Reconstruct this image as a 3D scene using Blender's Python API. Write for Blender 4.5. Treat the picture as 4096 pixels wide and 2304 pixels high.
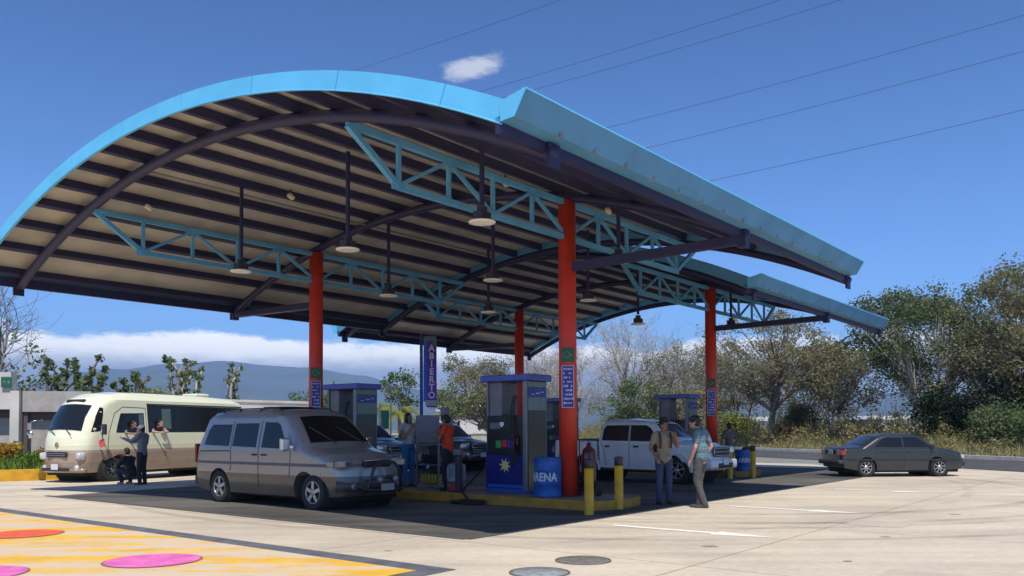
import bpy, bmesh, math, random
from mathutils import Vector, Matrix, noise
from mathutils.geometry import delaunay_2d_cdt
R = math.radians
scene = bpy.context.scene
for o in list(bpy.data.objects): bpy.data.objects.remove(o)
COL = scene.collection
# ------------------------------------------------------------------ camera
HC = 1.55
cam = bpy.data.objects.new('camera', bpy.data.cameras.new('camera'))
COL.objects.link(cam)
cam.data.sensor_width = 36.0
cam.data.lens = 3385.8/4096*36
cam.data.shift_y = 453.1/4096
cam.data.clip_start = 0.1
cam.data.clip_end = 30000
cam.location = (0, 0, HC)
cam.rotation_mode = 'XYZ'
PITCH = 0.0332; ROLL = -0.0041
cam.matrix_world = Matrix.Translation((0, 0, HC)) @ Matrix.Rotation(math.pi/2+PITCH, 4, 'X') @ Matrix.Rotation(ROLL, 4, 'Z')
scene.camera = cam
# ------------------------------------------------------------------ world: clear sky, cloud bank over the mountains, one small cloud
SUN_EL = 58.8
SUN_DIR = Vector((-0.25, 3.14, -5.2)).normalized()
world = bpy.data.worlds.new('World'); scene.world = world; world.use_nodes = True
nt = world.node_tree; nt.nodes.clear()
def N(tree, typ, **kw):
    n = tree.nodes.new(typ)
    for k, v in kw.items():
        if k.startswith('i_'):
            key = k[2:]
            key = int(key) if key.isdigit() else key
            n.inputs[key].default_value = v
        else: setattr(n, k, v)
    return n
def mth(tree, op, a, b=None, clamp=False):
    n = tree.nodes.new('ShaderNodeMath'); n.operation = op; n.use_clamp = clamp
    for i, v in enumerate((a, b)):
        if v is None: continue
        if isinstance(v, (int, float)): n.inputs[i].default_value = v
        else: tree.links.new(v, n.inputs[i])
    return n.outputs[0]
def mrange(tree, v, a, b, c=0.0, d=1.0, smooth=True):
    n = tree.nodes.new('ShaderNodeMapRange'); n.clamp = True
    if smooth: n.interpolation_type = 'SMOOTHSTEP'
    tree.links.new(v, n.inputs[0])
    for i, x in enumerate((a, b, c, d)): n.inputs[i+1].default_value = x
    return n.outputs[0]
sky = N(nt, 'ShaderNodeTexSky', sky_type='NISHITA', sun_disc=False)
sky.sun_elevation = R(SUN_EL); sky.sun_rotation = R(184.5)
sky.altitude = 800; sky.air_density = 1.05; sky.dust_density = 0.5; sky.ozone_density = 3.5
tc = N(nt, 'ShaderNodeTexCoord')
sep = N(nt, 'ShaderNodeSeparateXYZ'); nt.links.new(tc.outputs['Generated'], sep.inputs[0])
az = mth(nt, 'ARCTAN2', sep.outputs[0], sep.outputs[1])
el = mth(nt, 'ARCSINE', sep.outputs[2])
comb = N(nt, 'ShaderNodeCombineXYZ'); nt.links.new(az, comb.inputs[0]); nt.links.new(mth(nt, 'MULTIPLY', el, 2.6), comb.inputs[1])
n1 = N(nt, 'ShaderNodeTexNoise', i_Scale=7.0, i_Detail=7.0, i_Roughness=0.55); nt.links.new(comb.outputs[0], n1.inputs['Vector'])
n2 = N(nt, 'ShaderNodeTexNoise', i_Scale=26.0, i_Detail=6.0, i_Roughness=0.6); nt.links.new(comb.outputs[0], n2.inputs['Vector'])
# bank: its top edge drifts with the noise
top = mth(nt, 'ADD', mth(nt, 'MULTIPLY', mth(nt, 'SUBTRACT', n1.outputs[0], 0.5), 0.075), R(6.0))
top = mth(nt, 'ADD', top, mth(nt, 'MULTIPLY', mth(nt, 'SUBTRACT', n2.outputs[0], 0.5), 0.022))
# a taller hump at far left
hump = mrange(nt, mth(nt, 'ABSOLUTE', mth(nt, 'ADD', az, 0.575)), 0.09, 0.03, 0.0, R(0.55))
top = mth(nt, 'ADD', top, hump)
below = mrange(nt, mth(nt, 'SUBTRACT', top, el), -0.002, 0.009)
azm = mrange(nt, az, 0.14, 0.42, 1.0, 0.55)
bank = mth(nt, 'MULTIPLY', below, azm)
low = mrange(nt, mth(nt, 'ADD', el, mth(nt, 'MULTIPLY', mth(nt, 'SUBTRACT', n2.outputs[0], 0.5), 0.02)), R(3.7), R(5.2), 0.0, 1.0)
cc = N(nt, 'ShaderNodeMix', data_type='RGBA'); nt.links.new(low, cc.inputs[0])
cc.inputs[6].default_value = (0.58, 0.66, 0.84, 1); cc.inputs[7].default_value = (1.75, 1.75, 1.70, 1)
# small single cloud
sm = N(nt, 'ShaderNodeCombineXYZ')
nt.links.new(mth(nt, 'MULTIPLY', mth(nt, 'ADD', az, 0.046), 33.0), sm.inputs[0])
nt.links.new(mth(nt, 'MULTIPLY', mth(nt, 'SUBTRACT', mth(nt, 'SUBTRACT', el, 0.4165), mth(nt, 'MULTIPLY', az, 0.18)), 96.0), sm.inputs[1])
ln = N(nt, 'ShaderNodeVectorMath', operation='LENGTH'); nt.links.new(sm.outputs[0], ln.inputs[0])
n3 = N(nt, 'ShaderNodeTexNoise', i_Scale=38.0, i_Detail=7.0, i_Roughness=0.62); nt.links.new(comb.outputs[0], n3.inputs['Vector'])
puff = mth(nt, 'SUBTRACT', mth(nt, 'ADD', n3.outputs[0], 0.36), mth(nt, 'MULTIPLY', ln.outputs['Value'], 0.52))
puff = mrange(nt, puff, 0.10, 0.62, 0.0, 0.75)
mixc = N(nt, 'ShaderNodeMix', data_type='RGBA'); nt.links.new(puff, mixc.inputs[0])
skys = N(nt, 'ShaderNodeVectorMath', operation='MULTIPLY'); nt.links.new(sky.outputs[0], skys.inputs[0]); skys.inputs[1].default_value = (0.070, 0.106, 0.156)
grd = N(nt, 'ShaderNodeVectorMath', operation='SCALE'); nt.links.new(skys.outputs[0], grd.inputs[0]); nt.links.new(mrange(nt, el, 0.05, 0.60, 1.22, 0.78), grd.inputs['Scale'])
nt.links.new(grd.outputs[0], mixc.inputs[6]); mixc.inputs[7].default_value = (0.80, 0.83, 0.92, 1)
mixb = N(nt, 'ShaderNodeMix', data_type='RGBA'); nt.links.new(bank, mixb.inputs[0])
nt.links.new(mixc.outputs[2], mixb.inputs[6]); nt.links.new(cc.outputs[2], mixb.inputs[7])
# the sky texture is already scaled to 0.10 above so clouds can be given in picture units
bg = N(nt, 'ShaderNodeBackground', i_Strength=1.0); nt.links.new(mixb.outputs[2], bg.inputs[0])
wo = N(nt, 'ShaderNodeOutputWorld'); nt.links.new(bg.outputs[0], wo.inputs[0])
# ------------------------------------------------------------------ sun and exposure
sun = bpy.data.objects.new('sun', bpy.data.lights.new('sun', 'SUN')); COL.objects.link(sun)
sun.data.energy = 4.7; sun.data.angle = R(0.5); sun.data.color = (1.0, 0.94, 0.84)
sun.rotation_mode = 'QUATERNION'; sun.rotation_quaternion = SUN_DIR.to_track_quat('-Z', 'Y')
sun.location = (0, -20, 40)
scene.view_settings.view_transform = 'Standard'; scene.view_settings.look = 'None'
scene.view_settings.exposure = 0.0; scene.view_settings.gamma = 1.0
scene.render.engine = 'CYCLES'
# ------------------------------------------------------------------ forecourt frame: u runs away along the eaves, y = -v runs to the left
TH = 0.6713; BX, BY = 1.1568, 17.4838
PHI = math.pi/2 - TH
def W(u, y, z=0.0):
    return Vector((BX+u*math.sin(TH)-y*math.cos(TH), BY+u*math.cos(TH)+y*math.sin(TH), z))
# ------------------------------------------------------------------ tagging
def tag(o, label=None, cat=None, group=None, kind=None):
    if label: o['label'] = label
    if cat: o['category'] = cat
    if group: o['group'] = group
    if kind: o['kind'] = kind
    return o
def empty(name, loc=(0, 0, 0), rz=0.0, label=None, cat=None, group=None):
    o = bpy.data.objects.new(name, None); COL.objects.link(o); o.empty_display_size = 0.2
    o.location = loc; o.rotation_euler = (0, 0, rz)
    return tag(o, label, cat, group)
def copy_tree(o, parent=None):
    c = o.copy(); COL.objects.link(c); c.parent = parent
    for ch in [x for x in bpy.data.objects if x.parent == o and x != c]: copy_tree(ch, c)
    return c
# ------------------------------------------------------------------ mesh builder
def frame(d):
    d = d.normalized(); up = Vector((0, 0, 1)) if abs(d.z) < 0.95 else Vector((1, 0, 0))
    a = up.cross(d).normalized(); return a, d.cross(a).normalized()
class MB:
    def __init__(s): s.v = []; s.f = []; s.m = []; s.cur = 0; s.sm = []; s.smooth = False
    def add(s, vs, fs, smooth=None):
        b = len(s.v); s.v += [tuple(v) for v in vs]; s.f += [tuple(b+i for i in f) for f in fs]
        s.m += [s.cur]*len(fs); s.sm += [s.smooth if smooth is None else smooth]*len(fs); return s
    def box(s, c, size, M=None, top=(1, 1)):
        x, y, z = [k/2 for k in size]; c = Vector(c)
        vs = [Vector((sx*x*(top[0] if sz > 0 else 1), sy*y*(top[1] if sz > 0 else 1), sz*z)) for sz in (-1, 1) for sy in (-1, 1) for sx in (-1, 1)]
        if M is not None: vs = [M @ v for v in vs]
        return s.add([v+c for v in vs], [(0, 2, 3, 1), (4, 5, 7, 6), (0, 1, 5, 4), (2, 6, 7, 3), (0, 4, 6, 2), (1, 3, 7, 5)], False)
    def rbox(s, c, size, r=0.02, M=None):
        # bevelled box: chamfered edges
        bm = bmesh.new(); bmesh.ops.create_cube(bm, size=1.0)
        for v in bm.verts: v.co = Vector((v.co.x*size[0], v.co.y*size[1], v.co.z*size[2]))
        bmesh.ops.bevel(bm, geom=bm.edges[:], offset=min(r, min(size)*0.45), segments=2, affect='EDGES', profile=0.5)
        bm.verts.ensure_lookup_table(); c = Vector(c)
        vs = [(M @ v.co if M is not None else v.co)+c for v in bm.verts]
        fs = [[v.index for v in f.verts] for f in bm.faces]; bm.free()
        return s.add(vs, fs, True if r > 0.03 else False)
    def bar(s, a, b, w, h=None, roll=None):
        a = Vector(a); b = Vector(b); h = h or w; p, q = frame(b-a)
        vs = []
        for e in (a, b):
            for sx, sy in ((-1, -1), (1, -1), (1, 1), (-1, 1)): vs.append(e+p*sx*w/2+q*sy*h/2)
        return s.add(vs, [(3, 2, 1, 0), (4, 5, 6, 7), (0, 1, 5, 4), (1, 2, 6, 5), (2, 3, 7, 6), (3, 0, 4, 7)], False)
    def tube(s, pts, r, n=8, caps=True, smooth=True):
        pts = [Vector(p) for p in pts]; m = len(pts); rr = r if isinstance(r, (list, tuple)) else [r]*m
        vs = []; pa = None
        for i, p in enumerate(pts):
            d = (pts[min(i+1, m-1)]-pts[max(i-1, 0)])
            if d.length < 1e-9: d = Vector((0, 0, 1))
            d.normalize()
            if pa is None: a, b = frame(d)
            else:
                a = (pa-d*pa.dot(d)); a = a.normalized() if a.length > 1e-6 else frame(d)[0]; b = d.cross(a)
            pa = a
            for k in range(n):
                t = 2*math.pi*k/n; vs.append(p+(a*math.cos(t)+b*math.sin(t))*rr[i])
        fs = [(i*n+k, i*n+(k+1) % n, (i+1)*n+(k+1) % n, (i+1)*n+k) for i in range(m-1) for k in range(n)]
        if caps: fs += [tuple(range(n-1, -1, -1)), tuple((m-1)*n+k for k in range(n))]
        return s.add(vs, fs, smooth)
    def cyl(s, c, r, h, n=20, r2=None, smooth=True):
        c = Vector(c); r2 = r if r2 is None else r2
        return s.tube([c, c+Vector((0, 0, h))], [r, r2], n, True, smooth)
    def lathe(s, prof, c=(0, 0, 0), n=24, axis='z', smooth=True):
        c = Vector(c); vs = []
        for (r, h) in prof:
            for k in range(n):
                t = 2*math.pi*k/n; x, y = r*math.cos(t), r*math.sin(t)
                vs.append(c+(Vector((x, y, h)) if axis == 'z' else Vector((x, h, y)) if axis == 'y' else Vector((h, x, y))))
        m = len(prof)
        fs = [(i*n+k, i*n+(k+1) % n, (i+1)*n+(k+1) % n, (i+1)*n+k) for i in range(m-1) for k in range(n)]
        return s.add(vs, fs, smooth)
    def prism(s, poly, a, b):
        # poly: list of Vectors at a; extruded by vector b
        n = len(poly); b = Vector(b); vs = [Vector(p)+Vector(a) for p in poly]; vs += [v+b for v in vs]
        fs = [tuple(range(n-1, -1, -1)), tuple(range(n, 2*n))]+[(i, (i+1) % n, n+(i+1) % n, n+i) for i in range(n)]
        return s.add(vs, fs, False)
    def ell(s, c, r, n=14, M=None):
        c = Vector(c); r = r if isinstance(r, (tuple, list)) else (r, r, r); vs = []; m = n//2+1
        for i in range(m+1):
            ph = math.pi*i/m
            for k in range(n):
                t = 2*math.pi*k/n; v = Vector((r[0]*math.sin(ph)*math.cos(t), r[1]*math.sin(ph)*math.sin(t), r[2]*math.cos(ph)))
                vs.append(c+(M @ v if M is not None else v))
        return s.add(vs, [(i*n+k, (i+1)*n+k, (i+1)*n+(k+1) % n, i*n+(k+1) % n) for i in range(m) for k in range(n)], True)
    def build(s, name, mats, parent=None, fix=True, loc=None, rz=0):
        me = bpy.data.meshes.new(name); me.from_pydata(s.v, [], s.f)
        mats = mats if isinstance(mats, (list, tuple)) else [mats]
        for m in mats: me.materials.append(m)
        me.polygons.foreach_set('material_index', s.m); me.polygons.foreach_set('use_smooth', s.sm)
        me.validate(clean_customdata=False)
        if fix:
            bm = bmesh.new(); bm.from_mesh(me); bmesh.ops.remove_doubles(bm, verts=bm.verts, dist=1e-5)
            bmesh.ops.recalc_face_normals(bm, faces=bm.faces); bm.to_mesh(me); bm.free()
        me.update()
        o = bpy.data.objects.new(name, me); COL.objects.link(o); o.parent = parent
        if loc is not None: o.location = loc
        o.rotation_euler = (0, 0, rz)
        return o
# ------------------------------------------------------------------ materials
_mats = {}
def mat(name, col, rough=0.6, metal=0.0, var=0.12, vscale=3.0, bump=0.0, bscale=40.0, coat=0.0, spec=0.5, col2=None, coords='Object'):
    if name in _mats: return _mats[name]
    m = bpy.data.materials.new(name); m.use_nodes = True; t = m.node_tree
    b = t.nodes['Principled BSDF']
    b.inputs['Roughness'].default_value = rough; b.inputs['Metallic'].default_value = metal
    b.inputs['Coat Weight'].default_value = coat; b.inputs['Coat Roughness'].default_value = 0.08
    b.inputs['Specular IOR Level'].default_value = spec
    tcn = t.nodes.new('ShaderNodeTexCoord')
    nz = N(t, 'ShaderNodeTexNoise', i_Scale=vscale, i_Detail=6.0, i_Roughness=0.6); t.links.new(tcn.outputs[coords], nz.inputs['Vector'])
    mx = N(t, 'ShaderNodeMix', data_type='RGBA')
    c = Vector(col[:3]); lo = c*(1-var); hi = c*(1+var)
    if col2 is not None: lo, hi = c, Vector(col2[:3])
    mx.inputs[6].default_value = (*lo, 1); mx.inputs[7].default_value = (*[min(1, k) for k in hi], 1)
    t.links.new(mrange(t, nz.outputs[0], 0.3, 0.7), mx.inputs[0]); t.links.new(mx.outputs[2], b.inputs['Base Color'])
    t.links.new(mth(t, 'ADD', mth(t, 'MULTIPLY', nz.outputs[0], 0.16), rough-0.08, True), b.inputs['Roughness'])
    if bump:
        nb = N(t, 'ShaderNodeTexNoise', i_Scale=bscale, i_Detail=4.0); t.links.new(tcn.outputs[coords], nb.inputs['Vector'])
        bp = N(t, 'ShaderNodeBump', i_Strength=bump, i_Distance=0.02); t.links.new(nb.outputs[0], bp.inputs['Height']); t.links.new(bp.outputs[0], b.inputs['Normal'])
    _mats[name] = m; return m
def split_mat(name, bands, rough=0.3, coat=0.6, metal=0.0, var=0.06):
    # bands: [(z_from, colour)...] by object height: real paint lines on a body
    if name in _mats: return _mats[name]
    m = mat(name, bands[0][1], rough, metal, var, coat=coat); t = m.node_tree; b = t.nodes['Principled BSDF']
    tcn = [n for n in t.nodes if n.type == 'TEX_COORD'][0]; sp = t.nodes.new('ShaderNodeSeparateXYZ'); t.links.new(tcn.outputs['Object'], sp.inputs[0])
    cur = b.inputs['Base Color'].links[0].from_socket
    nz = [n for n in t.nodes if n.type == 'TEX_NOISE'][0]
    for z, c in bands[1:]:
        mx = N(t, 'ShaderNodeMix', data_type='RGBA'); t.links.new(mrange(t, sp.outputs[2], z-0.004, z+0.004), mx.inputs[0])
        t.links.new(cur, mx.inputs[6])
        vv = N(t, 'ShaderNodeMix', data_type='RGBA'); t.links.new(nz.outputs[0], vv.inputs[0])
        vv.inputs[6].default_value = (*[k*(1-var) for k in c[:3]], 1); vv.inputs[7].default_value = (*[min(1, k*(1+var)) for k in c[:3]], 1)
        t.links.new(vv.outputs[2], mx.inputs[7]); cur = mx.outputs[2]
    t.links.new(cur, b.inputs['Base Color']); return m
def glass_mat(name, col=(0.012, 0.015, 0.018), rough=0.05):
    return mat(name, col, rough+0.08, 0.0, 0.1, 1.0, spec=0.42, coat=0.0)
# ================================================================== ground, road, paint
def sheet(name, pts, z, m, kind='structure', thick=0.0, extra=None):
    mb = MB(); mb.add([(p[0], p[1], z) for p in pts], [tuple(range(len(pts)))], False)
    o = mb.build(name, m, fix=False)
    if o.data.polygons[0].normal.z < 0: o.data.flip_normals()
    return tag(o, kind=kind)
def concrete(name, base, stain, joint=(4.0, 4.0), rot=0.0, tyre=()):
    m = bpy.data.materials.new(name); m.use_nodes = True; t = m.node_tree; b = t.nodes['Principled BSDF']
    b.inputs['Roughness'].default_value = 0.85; b.inputs['Specular IOR Level'].default_value = 0.25
    g = t.nodes.new('ShaderNodeNewGeometry')
    mp = N(t, 'ShaderNodeMapping'); mp.inputs['Rotation'].default_value = (0, 0, rot); t.links.new(g.outputs['Position'], mp.inputs[0])
    a = N(t, 'ShaderNodeTexNoise', i_Scale=0.28, i_Detail=8.0, i_Roughness=0.62); t.links.new(mp.outputs[0], a.inputs['Vector'])
    f = N(t, 'ShaderNodeTexNoise', i_Scale=9.0, i_Detail=8.0, i_Roughness=0.7); t.links.new(mp.outputs[0], f.inputs['Vector'])
    # long brush and tyre streaks along the driving direction
    mp2 = N(t, 'ShaderNodeMapping'); mp2.inputs['Rotation'].default_value = (0, 0, rot); mp2.inputs['Scale'].default_value = (0.12, 1.6, 1); t.links.new(g.outputs['Position'], mp2.inputs[0])
    st = N(t, 'ShaderNodeTexNoise', i_Scale=1.0, i_Detail=7.0, i_Roughness=0.6); t.links.new(mp2.outputs[0], st.inputs['Vector'])
    v = mth(t, 'ADD', mth(t, 'MULTIPLY', a.outputs[0], 0.55), mth(t, 'MULTIPLY', st.outputs[0], 0.45))
    fac = mrange(t, v, 0.36, 0.64)
    mx = N(t, 'ShaderNodeMix', data_type='RGBA'); t.links.new(fac, mx.inputs[0]); mx.inputs[6].default_value = (*stain, 1); mx.inputs[7].default_value = (*base, 1)
    cur = mx.outputs[2]
    fm = N(t, 'ShaderNodeMix', data_type='RGBA', blend_type='MULTIPLY', i_0=1.0)
    t.links.new(cur, fm.inputs[6]); gr = N(t, 'ShaderNodeMix', data_type='RGBA'); t.links.new(mrange(t, f.outputs[0], 0.3, 0.7), gr.inputs[0])
    gr.inputs[6].default_value = (0.88, 0.88, 0.88, 1); gr.inputs[7].default_value = (1, 1, 1, 1); t.links.new(gr.outputs[2], fm.inputs[7]); cur = fm.outputs[2]
    # sawn joints
    br = N(t, 'ShaderNodeTexBrick', i_Scale=1.0); br.offset = 0.0; br.inputs['Mortar Size'].default_value = 0.012; br.inputs['Brick Width'].default_value = joint[0]; br.inputs['Row Height'].default_value = joint[1]
    br.inputs['Color1'].default_value = (1, 1, 1, 1); br.inputs['Color2'].default_value = (0.95, 0.95, 0.96, 1); br.inputs['Mortar'].default_value = (0.50, 0.47, 0.43, 1)
    t.links.new(mp.outputs[0], br.inputs['Vector'])
    jm = N(t, 'ShaderNodeMix', data_type='RGBA', blend_type='MULTIPLY', i_0=1.0); t.links.new(cur, jm.inputs[6]); t.links.new(br.outputs[0], jm.inputs[7]); cur = jm.outputs[2]
    # rubber arcs left by turning wheels: (centre x, y, radius, width, strength)
    pn = N(t, 'ShaderNodeTexNoise', i_Scale=0.5, i_Detail=4.0); t.links.new(g.outputs['Position'], pn.inputs['Vector'])
    for cx, cy, rad, wd, k in tyre:
        d = N(t, 'ShaderNodeVectorMath', operation='DISTANCE'); t.links.new(g.outputs['Position'], d.inputs[0]); d.inputs[1].default_value = (cx, cy, 0)
        x = mth(t, 'ABSOLUTE', mth(t, 'SUBTRACT', d.outputs['Value'], rad))
        w = mth(t, 'MULTIPLY', mrange(t, x, wd*0.35, wd, k, 0.0), mrange(t, pn.outputs[0], 0.30, 0.66))
        tm = N(t, 'ShaderNodeMix', data_type='RGBA'); t.links.new(w, tm.inputs[0]); t.links.new(cur, tm.inputs[6]); tm.inputs[7].default_value = (0.16, 0.145, 0.13, 1); cur = tm.outputs[2]
    t.links.new(cur, b.inputs['Base Color'])
    bp = N(t, 'ShaderNodeBump', i_Strength=0.25, i_Distance=0.01); t.links.new(f.outputs[0], bp.inputs['Height']); t.links.new(bp.outputs[0], b.inputs['Normal'])
    return m
M_conc = concrete('cream_concrete', (0.76, 0.65, 0.49), (0.54, 0.465, 0.365), rot=-PHI, joint=(4.4, 4.4),  # cream concrete with darker staining at random
                  tyre=[(4.5, 24.5, 9.2, 0.15, .5), (4.5, 24.5, 10.6, 0.15, .5), (3.5, 26.0, 12.8, 0.16, .45), (3.5, 26.0, 14.2, 0.16, .45), (5.5, 22.5, 7.2, 0.13, .3), (5.5, 22.5, 8.6, 0.13, .3), (20.0, 4.0, 13.4, 0.15, .28), (20.0, 4.0, 14.9, 0.15, .28), (-6.0, 30.0, 19.5, 0.15, .22)])
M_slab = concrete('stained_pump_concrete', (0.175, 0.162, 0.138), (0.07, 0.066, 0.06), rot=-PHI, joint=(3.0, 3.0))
M_dirt = mat('dry_ground', (0.23, 0.19, 0.115), 0.95, var=0.3, vscale=0.35, bump=0.4, col2=(0.13, 0.125, 0.06), coords='Object')
M_asph = mat('asphalt', (0.062, 0.058, 0.062), 0.9, var=0.2, vscale=0.6, bump=0.3, bscale=60, col2=(0.095, 0.088, 0.09))
M_shoulder = mat('shoulder_concrete', (0.24, 0.24, 0.21), 0.9, var=0.2, vscale=0.8)
M_white = mat('white_road_paint', (0.92, 0.88, 0.78), 0.7, var=0.1, vscale=5)
# the dry terrain reaches the horizon
G = 9000
tag(MB().add([(-G, -300, -0.06), (G, -300, -0.06), (G, G, -0.06), (-G, G, -0.06)], [(0, 1, 2, 3)], False).build('ground', M_dirt, fix=False), kind='structure')
# concrete forecourt
NE = [(14.55, 40.5), (15.2, 38.2), (17.65, 29.3), (20.6, 18.0), (25.5, 0.0)]
fore = [(-45, -12), (27, -12)] + NE[::-1] + [W(18.6, -1.2)[:2], W(22.5, 3.0)[:2], W(24, 20)[:2], W(10, 28)[:2], (-19.5, 30.0), (-45, 24.0)]
sheet('forecourt', fore, 0.0, M_conc)
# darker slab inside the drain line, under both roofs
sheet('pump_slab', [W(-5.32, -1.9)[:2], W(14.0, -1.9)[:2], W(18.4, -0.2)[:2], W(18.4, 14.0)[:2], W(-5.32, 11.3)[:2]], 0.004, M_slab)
M_iron = mat('drain_grate_iron', (0.12, 0.12, 0.115), 0.7, 0.3, var=0.3, vscale=8, bump=0.3)
def strip(name, pts, w, z, m, kind='structure'):
    mb = MB()
    for a, b in zip(pts[:-1], pts[1:]):
        a = Vector(a[:2]); b = Vector(b[:2]); d = (b-a).normalized(); n = Vector((-d.y, d.x))*w/2
        mb.add([(*(a-n), z), (*(b-n), z), (*(b+n), z), (*(a+n), z)], [(0, 1, 2, 3)], False); z += 0.0006
    o = mb.build(name, m, fix=False)
    for p in o.data.polygons:
        if p.normal.z < 0: p.flip()
    return tag(o, kind=kind)
strip('drain_channel', [W(-5.40, 11.5), W(-5.40, -1.98), W(13.2, -1.98)], 0.15, 0.008, M_iron)
# grey painted band and the orange-yellow painted floor in front
M_band = mat('grey_floor_paint', (0.13, 0.135, 0.15), 0.8, var=0.25, vscale=3)
M_yfl = mat('worn_yellow_floor_paint', (0.84, 0.48, 0.05), 0.75, var=0.1, vscale=1.6)
t = M_yfl.node_tree; b = t.nodes['Principled BSDF']; g = t.nodes.new('ShaderNodeNewGeometry')
mp = N(t, 'ShaderNodeMapping'); mp.inputs['Rotation'].default_value = (0, 0, -0.06); mp.inputs['Scale'].default_value = (0.22, 1.9, 1); t.links.new(g.outputs['Position'], mp.inputs[0])
st = N(t, 'ShaderNodeTexNoise', i_Scale=1.0, i_Detail=6.0, i_Roughness=0.55); t.links.new(mp.outputs[0], st.inputs['Vector'])
wv = N(t, 'ShaderNodeTexNoise', i_Scale=3.0, i_Detail=5.0, i_Roughness=0.65); t.links.new(g.outputs['Position'], wv.inputs['Vector'])
fx = N(t, 'ShaderNodeTexNoise', i_Scale=22.0, i_Detail=6.0, i_Roughness=0.7); t.links.new(g.outputs['Position'], fx.inputs['Vector'])
v = mth(t, 'ADD', mth(t, 'MULTIPLY', st.outputs[0], 0.75), mth(t, 'MULTIPLY', wv.outputs[0], 0.25))
mx = N(t, 'ShaderNodeMix', data_type='RGBA'); t.links.new(mrange(t, mth(t, 'ADD', v, mth(t, 'MULTIPLY', mth(t, 'SUBTRACT', fx.outputs[0], 0.5), 0.16)), 0.45, 0.56), mx.inputs[0])
t.links.new(b.inputs['Base Color'].links[0].from_socket, mx.inputs[6]); mx.inputs[7].default_value = (0.70, 0.56, 0.40, 1)
t.links.new(mx.outputs[2], b.inputs['Base Color'])
E0 = -7.42
sheet('grey_floor_band', [W(E0, 22)[:2], W(E0, -3.62)[:2], W(-13.5, -3.62)[:2], W(-13.5, 22)[:2]], 0.006, M_band)
sheet('yellow_floor_paint', [W(E0-0.34, 22)[:2], W(E0-0.34, -3.34)[:2], W(-13.5, -3.34)[:2], W(-13.5, 22)[:2]], 0.010, M_yfl)
def disc(name, c, a, bb, rot, m, z, rim=None):
    n = 40; ca, sa = math.cos(rot), math.sin(rot)
    P = lambda k, s: (c[0]+s*(a*math.cos(k)*ca-bb*math.sin(k)*sa), c[1]+s*(a*math.cos(k)*sa+bb*math.sin(k)*ca), z)
    mb = MB(); mb.add([P(2*math.pi*i/n, 1) for i in range(n)], [tuple(range(n))], False)
    o = mb.build(name, m, fix=False)
    return tag(o, kind='structure')
M_pink = mat('pink_floor_paint', (0.80, 0.17, 0.46), 0.7, var=0.2, vscale=4)
M_oran = mat('coral_floor_paint', (0.80, 0.13, 0.05), 0.7, var=0.12, vscale=4)
M_rim = mat('brown_outline_paint', (0.30, 0.16, 0.12), 0.8)
for nm, c, m in (('painted_pink_circle', (-4.27, 10.10), M_pink), ('painted_coral_circle', (-7.35, 12.76), M_oran), ('painted_pink_circle', (-5.85, 9.20), M_pink)):
    disc(nm+'_outline', c, 0.56, 0.56, 0, M_rim, 0.014); disc(nm, c, 0.535, 0.535, 0, m, 0.018)
# white arrows on the concrete
def arrow(tail, L, w):
    u, y = tail; hw = w*2.6; hl = 1.0
    pts = [(0, -w/2), (L-hl, -w/2), (L-hl, -hw/2), (L, 0), (L-hl, hw/2), (L-hl, w/2), (0, w/2)]
    P = [W(u+q, y-p) for p, q in pts]
    mb = MB(); mb.add([(p.x, p.y, 0.005) for p in P], [(0, 1, 5, 6), (2, 3, 4), (1, 2, 4, 5)], False)
    o = mb.build('painted_arrow', M_white, fix=False)
    for f in o.data.polygons:
        if f.normal.z < 0: f.flip()
    tag(o, kind='structure')
arrow((-2.68, -2.72), 2.75, 0.17); arrow((1.58, -2.78), 2.65, 0.17); arrow((7.62, -2.95), 2.4, 0.17)
# road with shoulder and far kerb, running away on the right
def rd(off0, off1, z, name, m, y0=-60, y1=260):
    # centre direction of the road
    P = []
    def X(y, off): return 24.05 - 0.268*(y-39.8) + 0.0006*max(0, y-60)**2 + off
    ys = [y0+(y1-y0)*i/60 for i in range(61)]
    vs = [(X(y, off0), y, z) for y in ys]+[(X(y, off1), y, z) for y in ys]
    fs = [(i, i+1, 62+i, 61+i) for i in range(60)]
    o = MB().add(vs, fs, False).build(name, m, fix=False)
    for f in o.data.polygons:
        if f.normal.z < 0: f.flip()
    tag(o, kind='structure'); return X
rd(-14.0, 3.0, -0.03, 'road_base', M_shoulder)
RX = rd(-8.6, -0.45, -0.015, 'road', M_asph)
mbk = MB()
for i in range(64):
    y0, y1 = -60+i*5, -55+i*5
    mbk.bar((RX(y0, -0.3), y0, 0.05), (RX(y1, -0.3), y1, 0.05), 0.26, 0.22)
tag(mbk.build('road_kerb', mat('pale_kerb', (0.72, 0.66, 0.54), 0.9, var=0.15, vscale=2)), kind='structure')
# verge rising gently beyond the road, with dry grass
def verge_z(x, y): 
    e = x-RX(y, 0)
    return 0.1+0.9*max(0, min(1, (e-2.5)/14))+0.15*noise.noise(Vector((x*0.15, y*0.15, 0)))
vs = []; nX, nY = 26, 70
for j in range(nY+1):
    y = -20+j*4.0
    for i in range(nX+1):
        e = 60*(i/nX)**1.6; x = RX(y, e); vs.append((x, y, verge_z(x, y) if e > 0.01 else 0.1))
fs = [(j*(nX+1)+i, j*(nX+1)+i+1, (j+1)*(nX+1)+i+1, (j+1)*(nX+1)+i) for j in range(nY) for i in range(nX)]
tag(MB().add(vs, fs, True).build('verge', M_dirt), kind='structure')
# planter with a yellow kerb on the left
M_ykerb = mat('yellow_kerb_paint', (0.62, 0.33, 0.02), 0.7, var=0.22, vscale=2.5, bump=0.2)
M_ykerbS = mat('yellow_kerb_paint_worn', (0.50, 0.27, 0.025), 0.75, var=0.3, vscale=3.5, bump=0.2, col2=(0.30, 0.18, 0.04))
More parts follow.
